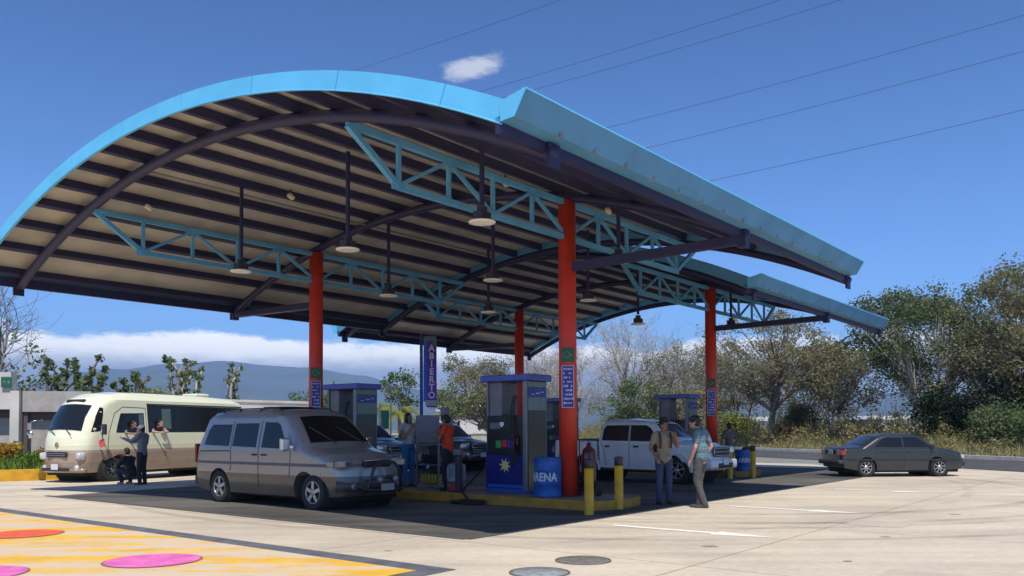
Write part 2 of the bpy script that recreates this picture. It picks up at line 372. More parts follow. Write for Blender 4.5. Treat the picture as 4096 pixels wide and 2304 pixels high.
# distant mountains
def mountain():
    mb = MB(); n = 220; m = 26; vs = []
    prof = [(-60, 2.4), (-40, 3.0), (-32, 2.6), (-29, 2.9), (-27.1, 3.5), (-25.3, 3.9), (-21.5, 4.3), (-18.9, 4.5), (-15.4, 4.2), (-13.4, 4.2), (-10.3, 3.6), (-6.1, 2.7), (0, 2.3), (6, 2.1), (14, 2.4), (22, 2.0), (34, 2.2), (60, 1.6)]
    def pr(a):
        for (a0, h0), (a1, h1) in zip(prof[:-1], prof[1:]):
            if a0 <= a <= a1:
                t = (a-a0)/(a1-a0); t = t*t*(3-2*t); return h0+(h1-h0)*t
        return 2
    for j in range(m+1):
        for i in range(n+1):
            a = -60+120*i/n; d = 3000+2600*j/m
            t = j/m; H = math.tan(R(pr(a)))*5600
            rid = noise.fractal(Vector((a*0.22, j*0.30, 3.1)), 1.0, 2.1, 6)
            rid2 = abs(noise.noise(Vector((a*0.6, j*0.12, 7))))
            h = H*(t**1.15)*(1-0.35*rid2*(1-t))+rid*90*math.sin(math.pi*min(1, t*1.0))*0.9+rid*25*t
            if j == 0: h = -30
            vs.append((d*math.sin(R(a)), d*math.cos(R(a)), h))
    # back slope
    for i in range(n+1):
        a = -60+120*i/n; vs.append((7000*math.sin(R(a)), 7000*math.cos(R(a)), -20))
    fs = [(j*(n+1)+i, j*(n+1)+i+1, (j+1)*(n+1)+i+1, (j+1)*(n+1)+i) for j in range(m+1) for i in range(n)]
    mm = mat('forest_slope', (0.035, 0.055, 0.028), 0.95, var=0.3, vscale=0.004, col2=(0.09, 0.10, 0.06))
    tag(MB().add(vs, fs, True).build('mountains', mm), kind='structure')
mountain()
# the air in front of the mountains
hz = MB().box((0, 3400, 239), (13000, 7600, 482)).build('haze', None or mat('tmp', (1, 1, 1)))
hm = bpy.data.materials.new('haze_air'); hm.use_nodes = True; ht = hm.node_tree; ht.nodes.clear()
pv = N(ht, 'ShaderNodeVolumePrincipled'); pv.inputs['Color'].default_value = (0.40, 0.62, 1.0, 1); pv.inputs['Density'].default_value = 0.0002; pv.inputs['Anisotropy'].default_value = -0.05
oo = N(ht, 'ShaderNodeOutputMaterial'); ht.links.new(pv.outputs[0], oo.inputs['Volume']); hz.data.materials.clear(); hz.data.materials.append(hm)
tag(hz, kind='stuff')
# repaired rectangles and oil stains on the concrete
M_patch = concrete('newer_patch_concrete', (0.66, 0.58, 0.45), (0.52, 0.45, 0.36), rot=-PHI, joint=(9.0, 9.0)); M_oil = mat('old_oil_stain', (0.40, 0.345, 0.27), 0.7, var=0.3, vscale=2)
for u, y, a, b in ((-6.6, -7.4, 2.1, 1.2), (3.2, -8.2, 1.4, 3.0), (-0.4, -5.6, 0.9, 0.9)):
    sheet('concrete_patch', [W(u, y)[:2], W(u+a, y)[:2], W(u+a, y-b)[:2], W(u, y-b)[:2]], 0.0035, M_patch)
rnd = random.Random(4)
for x, y, q in ((2.6, 11.2, 0.10), (5.3, 12.1, 0.07), (-1.6, 10.9, 0.06), (7.9, 15.2, 0.09), (3.9, 9.9, 0.05)):
    P = [(x+q*rnd.uniform(0.6, 1.25)*math.cos(t*math.pi/9), y+q*rnd.uniform(0.6, 1.25)*math.sin(t*math.pi/9)) for t in range(18)]
    sheet('oil_stain', P, 0.0045, M_oil)
# ================================================================== canopies
M_sky = mat('light_blue_steel_paint', (0.13, 0.54, 0.88), 0.45, 0.0, 0.06, 1.5)
M_gut = mat('gutter_blue_paint', (0.085, 0.27, 0.47), 0.5, 0.0, 0.10, 1.5)
M_tru = mat('truss_blue_paint', (0.11, 0.36, 0.60), 0.55, 0.0, 0.12, 2.0)
M_vio = mat('dark_violet_steel_paint', (0.022, 0.020, 0.075), 0.5, 0.0, 0.2, 2.0)
M_red = mat('orange_red_column_paint', (0.60, 0.043, 0.020), 0.45, 0.0, 0.14, 1.3)
M_foil = mat('roof_underside_insulation', (0.60, 0.565, 0.50), 0.5, 0.0, 0.15, 1.2, bump=0.6, bscale=3.0, col2=(0.44, 0.42, 0.385))
M_top = mat('white_roof_sheet', (0.70, 0.70, 0.68), 0.5, 0.1, 0.05)
RA = 17.84; YC = 4.06                     # vault radius and centre line
def az_(y, apex): return apex-RA+math.sqrt(max(0.0, RA*RA-(y-YC)**2))
YR, YL = -3.86, 11.95                     # eave lines
def arc_pts(y0, y1, apex, n=40): return [(y0+(y1-y0)*i/n, az_(y0+(y1-y0)*i/n, apex)) for i in range(n+1)]
def canopy(origin_u, origin_y, x0, x1, half, q, label, dead, fms):
    root = empty('canopy', W(origin_u, origin_y), PHI, label, 'petrol station canopy', 'vaulted roofs over the pumps')
    # roof sheet, corrugated across, with a pale top
    for nm, dz, m, flip in (('roof_sheet', 7.165, M_top, 1), ('roof_lining', 7.135, M_foil, -1)):
        mb = MB(); mb.smooth = True; arc = arc_pts(YR-0.02, YL+0.02, dz, 60); nx = 130; vs = []
        for i in range(nx+1):
            x = x0+0.03+(x1-x0-0.06)*i/nx
            for j, (y, z) in enumerate(arc):
                w = 0.02*math.cos(i*math.pi) if nm == 'roof_sheet' else 0.012*noise.noise(Vector((x*1.6, y*2.5, dz)))*2
                vs.append((x, y, z+w))
        k = len(arc); fs = [(i*k+j, (i+1)*k+j, (i+1)*k+j+1, i*k+j+1) for i in range(nx) for j in range(k-1)]
        mb.add(vs, fs, True).build(nm, m, root)
    # purlins along the eaves
    yy = YR+0.22; n = 17
    for k in range(n):
        y = YR+0.30+(YL-YR-0.6)*k/(n-1); z = az_(y, 6.945)
        ang = -math.asin((y-YC)/RA)
        Mx = Matrix.Rotation(ang, 3, 'X')
        mb = MB(); L = x1-x0-0.1
        mb.box(((x0+x1)/2, y, z+0.09), (L, 0.055, 0.165), Mx); 
        o1 = Mx @ Vector((0, 0.045, -0.078)); mb.box(((x0+x1)/2, y+o1.y, z+0.09+o1.z), (L, 0.12, 0.012), Mx)
        mb.build('purlin', M_vio, root)
    # arched beams
    for xa in (-half, 0.0, half*dead):
        pts = [(xa, y, z) for y, z in arc_pts(YR-0.06, YL+0.06, 6.85, 34)]
        mb = MB(); mb.tube(pts, 0.10, 10)
        for y in (YR-0.02, YL+0.02): mb.box((xa, y, az_(y, 6.82)), (0.24, 0.05, 0.30))
        mb.build('arch_beam', M_vio, root)
    # gable fascias follow the arc, ending in the gutter profile
    for xf, sgn, fm in ((x0, -1, fms[0]), (x1, 1, fms[1])):
        mb = MB(); lo = arc_pts(YR, YL, 6.94, 48); hi = arc_pts(YR, YL, 7.215, 48)
        vs = []
        for (ya, za), (yb, zb) in zip(lo, hi):
            # square to the arc: thickness measured along the normal
            nrm = Vector((0, ya-YC, za-(6.94-RA))).normalized()
            for xx in (0, sgn*-0.05):
                vs += [(xf+xx, ya, za), (xf+xx, ya+nrm.y*0.27, za+nrm.z*0.27)]
        k = len(lo); fs = []
        for i in range(k-1):
            a, b2 = i*4, (i+1)*4
            fs += [(a, b2, b2+1, a+1), (a+2, a+3, b2+3, b2+2), (a+1, b2+1, b2+3, a+3), (a, a+2, b2+2, b2)]
        mb.add(vs, fs, False)
        for i in range(3, k-1, 6):
            a = Vector((xf+sgn*0.003, lo[i][0], lo[i][1])); nn_ = Vector((0, lo[i][0]-YC, lo[i][1]-(6.94-RA))).normalized(); mb.cur = 1; mb.bar(a, a+nn_*0.268, 0.012, 0.008); mb.cur = 0
        # slim lips top and bottom
        mb.tube([(xf, v[1], v[2]) for v in vs[0::4]], 0.012, 4)
        mb.build('fascia', [fm, mat('panel_seam_blue', (0.09, 0.40, 0.68), 0.5)], root)
    # eave gutters: soffit, outward-leaning face and a lip
    for side in (1, -1):
        ye = YR if side == 1 else YL; s = -1 if side == 1 else 1
        z0 = az_(ye, 6.94)
        prof = [(0.0, z0+0.02), (0.21, z0+0.035), (0.37, z0+0.31), (0.31, z0+0.315), (0.20, z0+0.10), (0.02, z0+0.26), (0.0, z0+0.26)]
        mb = MB(); P = [Vector((0, ye+s*a, z)) for a, z in prof]
        nn = len(P); L = x1-x0+0.06
        vs = [p+Vector((x0-0.03, 0, 0)) for p in P]+[p+Vector((x0-0.03+L, 0, 0)) for p in P]
        fs = [(i, (i+1) % nn, nn+(i+1) % nn, nn+i) for i in range(nn)]
        mb.add(vs, fs, False)
        # stop ends
        mb.cur = 1
        for e in (x0-0.032, x0-0.028+L):
            pp = [(ye, z0+0.02), (ye+s*0.21, z0+0.035), (ye+s*0.375, z0+0.31), (ye+s*0.28, z0+0.315), (ye+s*0.06, z0+0.27), (ye, z0+0.28)]
            mb.prism([Vector((0, a, z)) for a, z in pp], (e-0.004, 0, 0), (0.008, 0, 0))
        mb.cur = 1; mb.box(((x0+x1)/2, ye+s*0.345, z0+0.322), (L, 0.075, 0.02)); g_ = mb.build('gutter', [M_gut, M_sky], root)
        x = x0+0.8
        while x < x1-0.3:
            mb = MB(); mb.bar((x, ye+s*0.12, z0+0.022), (x+0.05, ye+s*0.22, z0+0.03), 0.02, 0.012); mb.box((x+0.06, ye+s*0.232, z0+0.05), (0.06, 0.03, 0.05)); x += 0.78; mb.build('bracket', mat('galvanised_bracket', (0.35, 0.38, 0.38), 0.5, 0.6), g_)
        mb = MB(); mb.box(((x0+x1)/2, ye-s*0.05, z0+0.0), (x1-x0, 0.10, 0.20)); mb.build('eave_beam', M_vio, root)
    # trusses with a column in the middle of each
    zt, zb = 6.304-0.05, 5.523
    for y in (0.0, 8.16):
        mb = MB(); mb.bar((-half, y, zt), (half*dead, y, zt), 0.10, 0.10)
        bl = 2*q; mb.bar((-bl, y, zb), (bl*dead, y, zb), 0.10, 0.10)
        mb.bar((-half, y, zt-0.01), (-bl, y, zb), 0.09, 0.09); mb.bar((half*dead, y, zt-0.01), (bl*dead, y, zb), 0.09, 0.09)
        for k in (-2, -1.5, -1, -.5, .5, 1, 1.5, 2):
            mb.bar((k*q, y, zt-0.04), (k*q, y, zb+0.04), 0.065, 0.065)
        for a, b2 in ((-2, -1.5), (-1, -1.5), (-1, -.5), (-.0, -.5), (0, .5), (1, .5), (1, 1.5), (2, 1.5)):
            mb.bar((a*q, y, zb+0.02), (b2*q, y, zt-0.03), 0.06, 0.06)
        for k in (-2, -1, 0, 1, 2): mb.box((k*q, y, zb+0.02), (0.30, 0.02, 0.16))
        for k in (-1.5, -.5, .5, 1.5): mb.box((k*q, y, zt-0.02), (0.30, 0.02, 0.16))
        # short posts carrying the arches
        for xa in (-half+0.05, half*dead-0.05):
            mb.bar((xa, y, zt), (xa, y, az_(y, 6.78)), 0.09, 0.09)
        mb.build('truss', M_tru, root)
        mb = MB(); mb.lathe([(0.0, 0.15), (0.188, 0.15), (0.184, 3), (0.18, 6.295), (0.0, 6.30)], (0, y, 0), 26)
        c = mb.build('column', M_red, root)
        mb = MB(); mb.box((0, y, 0.19), (0.52, 0.52, 0.02))
        for sx in (-1, 1):
            for sy in (-1, 1): mb.cyl((sx*0.2, y+sy*0.2, 0.20), 0.018, 0.05, 8)
        mb.build('base_plate', mat('steel_plate', (0.2, 0.05, 0.03), 0.6, 0.2), c)
        mb = MB(); mb.tube([(0, y, 6.28), (0, y, az_(y, 6.80))], 0.10, 12); mb.build('column_head', M_vio, root)
        # knee strut out to the eave
        ye = YR if y < 1 else YL; s = -1 if y < 1 else 1
        mb = MB(); mb.bar((0, y+s*0.15, 4.90), (0, ye+s*0.02, az_(ye, 6.80)), 0.15, 0.17); mb.box((0, ye-s*0.02, az_(ye, 6.84)), (0.2, 0.16, 0.38))
        mb.build('strut', M_vio, root)
    # longitudinal tie pipes with conduits
    mb = MB()
    for y in (2.0, 6.1): mb.tube([(x0+0.9, y, az_(y, 6.84)), (x1-0.9, y, az_(y, 6.84))], 0.022, 6)
    mb.build('conduit', mat('grey_conduit', (0.25, 0.25, 0.25), 0.5, 0.4), root)
    return root
canopy(0, 0, -6.885, 5.91, 5.90, 2.409, 'nearer of the two vaulted light blue canopies, its big arched fascia facing the road', 1.0, (M_sky, M_gut))
canopy(11.96, 2.44, -6.02, 5.55, 5.66, 2.33, 'farther vaulted canopy seen behind and below the front roof, set to the left', 1.0, (M_gut, M_sky))
# ------------------------------------------------------------------ hanging lamps
M_lamp = mat('lamp_housing', (0.03, 0.03, 0.05), 0.5); M_refl = mat('pale_lamp_reflector', (0.5, 0.47, 0.40), 0.4)
M_lens = mat('lamp_lens_glass', (0.93, 0.90, 0.82), 0.25, 0, 0.05)
def lamp(u, y, z, roofz, label):
    root = empty('hanging_lamp', W(u, y, z), PHI, label, 'lamp', 'lamps hanging from the canopy roofs')
    h = roofz-z
    MB().bar((0, 0, 0.30), (0, 0, h), 0.06, 0.06).build('stem', M_vio, root)
    mb = MB(); mb.rbox((0, 0, 0.11), (0.26, 0.20, 0.14), 0.02); mb.box((0, 0, 0.23), (0.12, 0.12, 0.08)); mb.build('housing', M_lamp, root); MB().lathe([(0.0, 0.05), (0.13, 0.040), (0.225, 0.018), (0.225, 0.0), (0.0, 0.0)], (0, 0, 0), 20).build('reflector', M_refl, root)
    MB().lathe([(0.228, 0.006), (0.228, -0.008), (0.18, -0.016), (0.10, -0.02), (0.0, -0.022)], (0, 0, 0), 20).build('lens', M_lens, root)
LA = [(-3.75, -0.88, 'lamp hanging beside the nearer truss, left of the front red column'), (-3.75, 2.5, 'lamp hanging nearest the middle of the front roof, above the silver van'), (-3.75, 6.0, 'lamp hanging by the left truss above the parked bus side'),
      (0.6, 2.5, 'lamp hanging between the two front red columns'), (0.6, 6.0, 'lamp hanging just right of the left red column'), (0.6, -0.88, 'lamp hanging right behind the front red column'),
      (4.6, 2.5, 'lamp hanging near the rear edge of the front roof, middle row'), (4.6, 6.0, 'lamp hanging near the rear edge of the front roof, left row')]
for u, y, l in LA: lamp(u, y, 5.0, az_(y, 6.97), l)
for u, y, l in [(8.2, 3.05, 'lamp seen against the sky between the front red column and the bare tree'), (12.4, 1.9, 'lamp right behind the farthest right red column'), (12.4, 8.6, 'lamp beside the farthest left red column')]:
    lamp(u, y, 4.75 if u < 9 and y < 4 else 5.0, az_(y-2.44, 6.97), l)
# ------------------------------------------------------------------ small speakers/floodlights clipped to purlins
M_cream = mat('cream_plastic', (0.60, 0.55, 0.42), 0.5)
for u, y, l in [(-5.0, 7.6, 'small pale floodlight on the roof at the start of the left truss'), (-2.9, 5.4, 'small pale floodlight under the roof above the left truss'), (-1.6, 0.35, 'small pale floodlight above the right truss, left of the column'), (0.9, -0.45, 'small pale floodlight above the right truss, right of the column')]:
    z = az_(y, 6.80)
    r = empty('floodlight', W(u, y, z), PHI, l, 'floodlight', 'small floodlights under the front roof')
    MB().bar((0, 0, 0.0), (0, 0, 0.13), 0.03).build('bracket', M_lamp, r); MB().rbox((0, 0, -0.03), (0.16, 0.10, 0.08), 0.015, Matrix.Rotation(0.5, 3, 'Y')).build('head', M_cream, r)
# ================================================================== vehicles
M_tyre = mat('tyre_rubber', (0.022, 0.022, 0.022), 0.85, var=0.2)
M_rim = mat('alloy_rim', (0.42, 0.42, 0.42), 0.35, 0.8); M_rimd = mat('dark_alloy_rim', (0.22, 0.22, 0.22), 0.4, 0.8)
M_well = mat('wheel_well_black', (0.012, 0.012, 0.012), 0.9)
M_glass = glass_mat('tinted_car_glass'); M_ws = mat('dark_windscreen', (0.008, 0.008, 0.009), 0.25, 0, 0.1, 1.0, spec=0.18); M_hl2 = mat('dull_headlight_lens', (0.20, 0.21, 0.22), 0.15, 0.2, 0.3, 14.0, coat=0.6); M_chrome = mat('chrome_trim', (0.6, 0.6, 0.6), 0.2, 1.0)
M_blk = mat('black_trim', (0.02, 0.02, 0.022), 0.55); M_plate = mat('white_number_plate', (0.62, 0.63, 0.66), 0.5)
M_head = mat('headlight_lens', (0.62, 0.64, 0.64), 0.12, 0.25, 0.2, 12.0, coat=1.0); M_tail = mat('red_tail_lens', (0.35, 0.02, 0.02), 0.2, coat=0.8); M_amber = mat('amber_lens', (0.6, 0.2, 0.03), 0.2)
def densify(P, s=0.07, closed=True):
    out = []; n = len(P)
    for i in range(n if closed else n-1):
        a = Vector(P[i]); b = Vector(P[(i+1) % n]); k = max(1, int(math.ceil((b-a).length/s)))
        out += [a+(b-a)*j/k for j in range(k)]
    if not closed: out.append(Vector(P[-1]))
    return out
def seg_dist(p, a, b):
    ab = b-a; t = max(0, min(1, (p-a).dot(ab)/max(1e-9, ab.length_squared))); return (p-(a+ab*t)).length
def inside(p, P):
    c = False; n = len(P); j = n-1
    for i in range(n):
        if ((P[i].y > p.y) != (P[j].y > p.y)) and p.x < (P[j].x-P[i].x)*(p.y-P[i].y)/(P[j].y-P[i].y)+P[i].x: c = not c
        j = i
    return c
def cdt(P, s=0.09, holes=()):
    P = [Vector((p[0], p[1])) for p in P]; pts = list(P); E = [(i, (i+1) % len(P)) for i in range(len(P))]
    x0 = min(p.x for p in P); x1 = max(p.x for p in P); z0 = min(p.y for p in P); z1 = max(p.y for p in P)
    nx = int((x1-x0)/s)+1; nz = int((z1-z0)/s)+1
    for i in range(nx+1):
        for j in range(nz+1):
            p = Vector((x0+i*s+(0.5*s if j % 2 else 0), z0+j*s*0.9))
            if inside(p, P) and min(seg_dist(p, P[k], P[(k+1) % len(P)]) for k in range(len(P))) > s*0.4: pts.append(p)
    r = delaunay_2d_cdt(pts, E, [], 1, 1e-6)
    return r[0], r[2]
class Car:
    """outline: upper line (tail to nose, over the roof) in (x, z); the body is wrapped round it"""
    def __init__(s, width, upper, under, arches, arch_r, belt, tumble, round_r=0.10, bow_f=0.12, bow_r=0.05, nose_taper=0.10, tail_taper=0.04, crown=0.035, low_tuck=0.03):
        s.hw = width/2; s.up = [Vector(p) for p in upper]; s.belt = belt; s.tumble = tumble; s.rr = round_r
        s.x0 = min(p.x for p in s.up); s.x1 = max(p.x for p in s.up); s.zlow = under; s.ar = arch_r; s.arches = arches
        s.bf, s.br, s.nt, s.tt, s.crown, s.lt = bow_f, bow_r, nose_taper, tail_taper, crown, low_tuck
        # underside from nose back to tail with arches
        P = list(s.up); u = under
        zf = lambda x: u
        for ax in sorted(arches, reverse=True):
            h = math.sqrt(max(0, arch_r**2-(u-s.wz())**2)) if True else arch_r
            a0 = math.asin((u-s.wz())/arch_r)
            for k in range(15):
                t = a0+(math.pi-2*a0)*k/14
                P.append(Vector((ax+arch_r*math.cos(t), s.wz()+arch_r*math.sin(t))))
        s.outline = P
    def wz(s): return s.wr if hasattr(s, 'wr') else 0.33
    def y(s, x, z):
        w = s.hw
        if z > s.belt: w -= (z-s.belt)*s.tumble
        elif z < s.belt-0.45: w -= s.lt*((s.belt-0.45-z)/0.4)**2
        L = s.x1-s.x0; tf = max(0, (x-(s.x1-0.22*L))/(0.22*L)); tr = max(0, ((s.x0+0.15*L)-x)/(0.15*L))
        w -= s.nt*tf**2+s.tt*tr**2
        p = Vector((x, z)); d = min(seg_dist(p, s.up[i], s.up[i+1]) for i in range(len(s.up)-1))
        if d < s.rr: w -= s.rr-math.sqrt(max(0, s.rr**2-(s.rr-d)**2))
        return w
    def near(s, p):
        best = None
        for i in range(len(s.up)-1):
            a, b = s.up[i], s.up[i+1]; ab = b-a; t = max(0, min(1, (p-a).dot(ab)/max(1e-9, ab.length_squared))); q = a+ab*t
            if best is None or (q-p).length < (best-p).length: best = q
        return best
    def D(s, x, yy, z):
        t = min(1.0, abs(yy)/s.hw); L = s.x1-s.x0
        wf = max(0.0, (x-(s.x0+0.5*L))/(0.5*L)); wr = max(0.0, ((s.x0+0.25*L)-x)/(0.25*L))
        return Vector((x-s.bf*t*t*min(1, wf*1.4)+s.br*t*t*min(1, wr), yy, z))
    def body(s, name, m, parent, fine=0.055):
        P = densify(s.outline, fine); v2, tri = cdt(P, fine*1.15); n = len(P)
        mb = MB(); mb.smooth = True
        for sg in (1, -1):
            vs = [s.D(p.x, sg*s.y(p.x, p.y), p.y) for p in v2]; mb.add(vs, tri, True)
        # strip across
        K = 10; rows = []
        nu = 0
        for p in P:
            yy = s.y(p.x, p.y); upd = min(seg_dist(p, s.up[i], s.up[i+1]) for i in range(len(s.up)-1)) < 0.01
            row = []
            for k in range(K+1):
                t = -1+2*k/K; row.append(s.D(p.x, t*yy, p.y+(s.crown*(1-t*t) if upd and p.y > s.zlow+0.25 else 0)))
            rows.append(row)
        vs = [v for r_ in rows for v in r_]
        fs = [(i*(K+1)+k, ((i+1) % n)*(K+1)+k, ((i+1) % n)*(K+1)+k+1, i*(K+1)+k+1) for i in range(n) for k in range(K)]
        mb.add(vs, fs, True)
        o = mb.build(name, m, parent)
        o.modifiers.new('edge', 'EDGE_SPLIT').split_angle = R(38)
        return o
    def side(s, name, poly, m, parent, sides=(1, -1), off=0.006, sp=0.10, dens=0.08):
        out = []
        for sg in sides:
            P = densify(poly, dens); v2, tri = cdt(P, sp); mb = MB()
            mb.add([s.D(p.x, sg*(s.y(p.x, p.y)+off), p.y) for p in v2], tri, True)
            out.append(mb.build(name, m, parent))
        return out
    def line(s, name, pts, w, m, parent, sides=(1, -1), off=0.004, th=None):
        out = []
        for sg in sides:
            mb = MB(); Q = densify(pts, 0.06, False); vs = []
            for i, p in enumerate(Q):
                d = (Q[min(i+1, len(Q)-1)]-Q[max(0, i-1)]).normalized(); nn = Vector((-d.y, d.x))*w/2
                for q in (p+nn, p-nn): vs.append(s.D(q.x, sg*(s.y(q.x, q.y)+off), q.y))
            mb.add(vs, [(2*i, 2*i+1, 2*i+3, 2*i+2) for i in range(len(Q)-1)], True)
            out.append(mb.build(name, m, parent))
        return out
    def top(s, name, a, b, ta, m, parent, off=0.008, tb=None, ins=0.0):
        # panel following the upper line between points a and b of the outline; ta = fraction of half width at each end
        a = Vector(a); b = Vector(b); n, K = 10, 12; tb = ta if tb is None else tb
        d = (b-a).normalized(); nr = Vector((-d.y, d.x)); nr = nr if nr.y > 0 or (abs(nr.y) < 0.3 and nr.x > 0) else -nr
        if abs(d.y) > 0.9: nr = Vector((1, 0)) if a.x > (s.x0+s.x1)/2 else Vector((-1, 0))
        vs = []
        for i in range(n+1):
            p = s.near(a+(b-a)*i/n); f = ta+(tb-ta)*i/n; yy = max(s.y(p.x, p.y), s.hw-s.rr-(max(0, p.y-s.belt))*s.tumble-s.nt)
            for k in range(K+1):
                t = (-1+2*k/K)*f; v = s.D(p.x+nr.x*off, t*yy, p.y+nr.y*off+s.crown*(1-t*t)); vs.append(v)
        mb = MB(); mb.add(vs, [(i*(K+1)+k, (i+1)*(K+1)+k, (i+1)*(K+1)+k+1, i*(K+1)+k+1) for i in range(n) for k in range(K)], True)
        return mb.build(name, m, parent)
def wheel(parent, x, y, r, w, sgn, rimm, spokes=5, rim_frac=0.62):
    """wheel at (x, y, r); sgn = +1 outward is +y"""
    mb = MB(); ro, ri = r, r*rim_frac
    prof = [(ri, -w/2), (ro*0.93, -w/2), (ro*0.985, -w/2+0.02), (ro, -w/4), (ro, w/4), (ro*0.985, w/2-0.02), (ro*0.93, w/2), (ri*1.02, w/2), (ri*0.97, w/2-0.02), (ri*0.9, w/2-0.09), (ri*0.9, -w/2+0.02), (ri, -w/2)]
    wo = bpy.data.objects.new('wheel', None); COL.objects.link(wo); wo.parent = parent; wo.location = (x, y, r); wo.empty_display_size = 0.1
    mb.lathe(prof, (0, 0, 0), 28, 'y'); 
    if sgn < 0: mb.v = [(a, -b, c) for a, b, c in mb.v]
    mb.build('tyre', M_tyre, wo)
    mb = MB(); e = sgn
    mb.lathe([(ri*0.98, e*(w/2-0.015)), (ri*0.93, e*(w/2-0.005)), (ri*0.88, e*(w/2-0.03)), (ri*0.88, e*(w/2-0.07))], (0, 0, 0), 28, 'y')
    for k in range(spokes):
        t = 2*math.pi*k/spokes+0.3; c, s_ = math.cos(t), math.sin(t)
        mb.bar((c*0.05, e*(w/2-0.025), s_*0.05), (c*ri*0.92, e*(w/2-0.03), s_*ri*0.92), 0.035, ri*(0.30 if spokes == 5 else 0.14))
    mb.lathe([(0.075, e*(w/2-0.03)), (0.065, e*(w/2-0.005)), (0.0, e*(w/2))], (0, 0, 0), 16, 'y')
    mb.build('rim', rimm, wo)
    mb = MB(); mb.lathe([(0, e*(w/2-0.075)), (ri*0.9, e*(w/2-0.075))], (0, 0, 0), 20, 'y'); mb.build('brake_disc', M_well, wo)
    return wo
def plate(parent, c, M=None, w=0.34, h=0.16):
    mb = MB(); mb.rbox(c, (0.012, w, h), 0.01, M); return mb.build('number_plate', M_plate, parent)
def mirror(parent, c, sgn, m, size=(0.12, 0.16, 0.20), glass=True):
    o = MB(); o.rbox(c, size, 0.03); o.bar((c[0], c[1]-sgn*size[1]/2, c[2]-0.04), (c[0]+0.05, c[1]-sgn*(size[1]/2+0.07), c[2]-0.06), 0.03, 0.05)
    k = o.build('mirror', m, parent)
    if glass: MB().rbox((c[0]-size[0]/2-0.002, c[1], c[2]), (0.008, size[1]*0.8, size[2]*0.82), 0.003).build('mirror_glass', M_chrome, k)
    return k
def well_box(parent, x, hw, r):
    mb = MB(); mb.cyl((0, 0, 0), 1, 1)
    mb = MB(); mb.tube([(x, -hw+0.06, r+0.02), (x, hw-0.06, r+0.02)], r*1.28, 22, True); return mb.build('wheel_well', M_well, parent)
def chassis(parent, x0, x1, hw, z):
    return MB().rbox(((x0+x1)/2, 0, z+0.09), (x1-x0, 2*hw, 0.16), 0.03).build('chassis', M_well, parent)
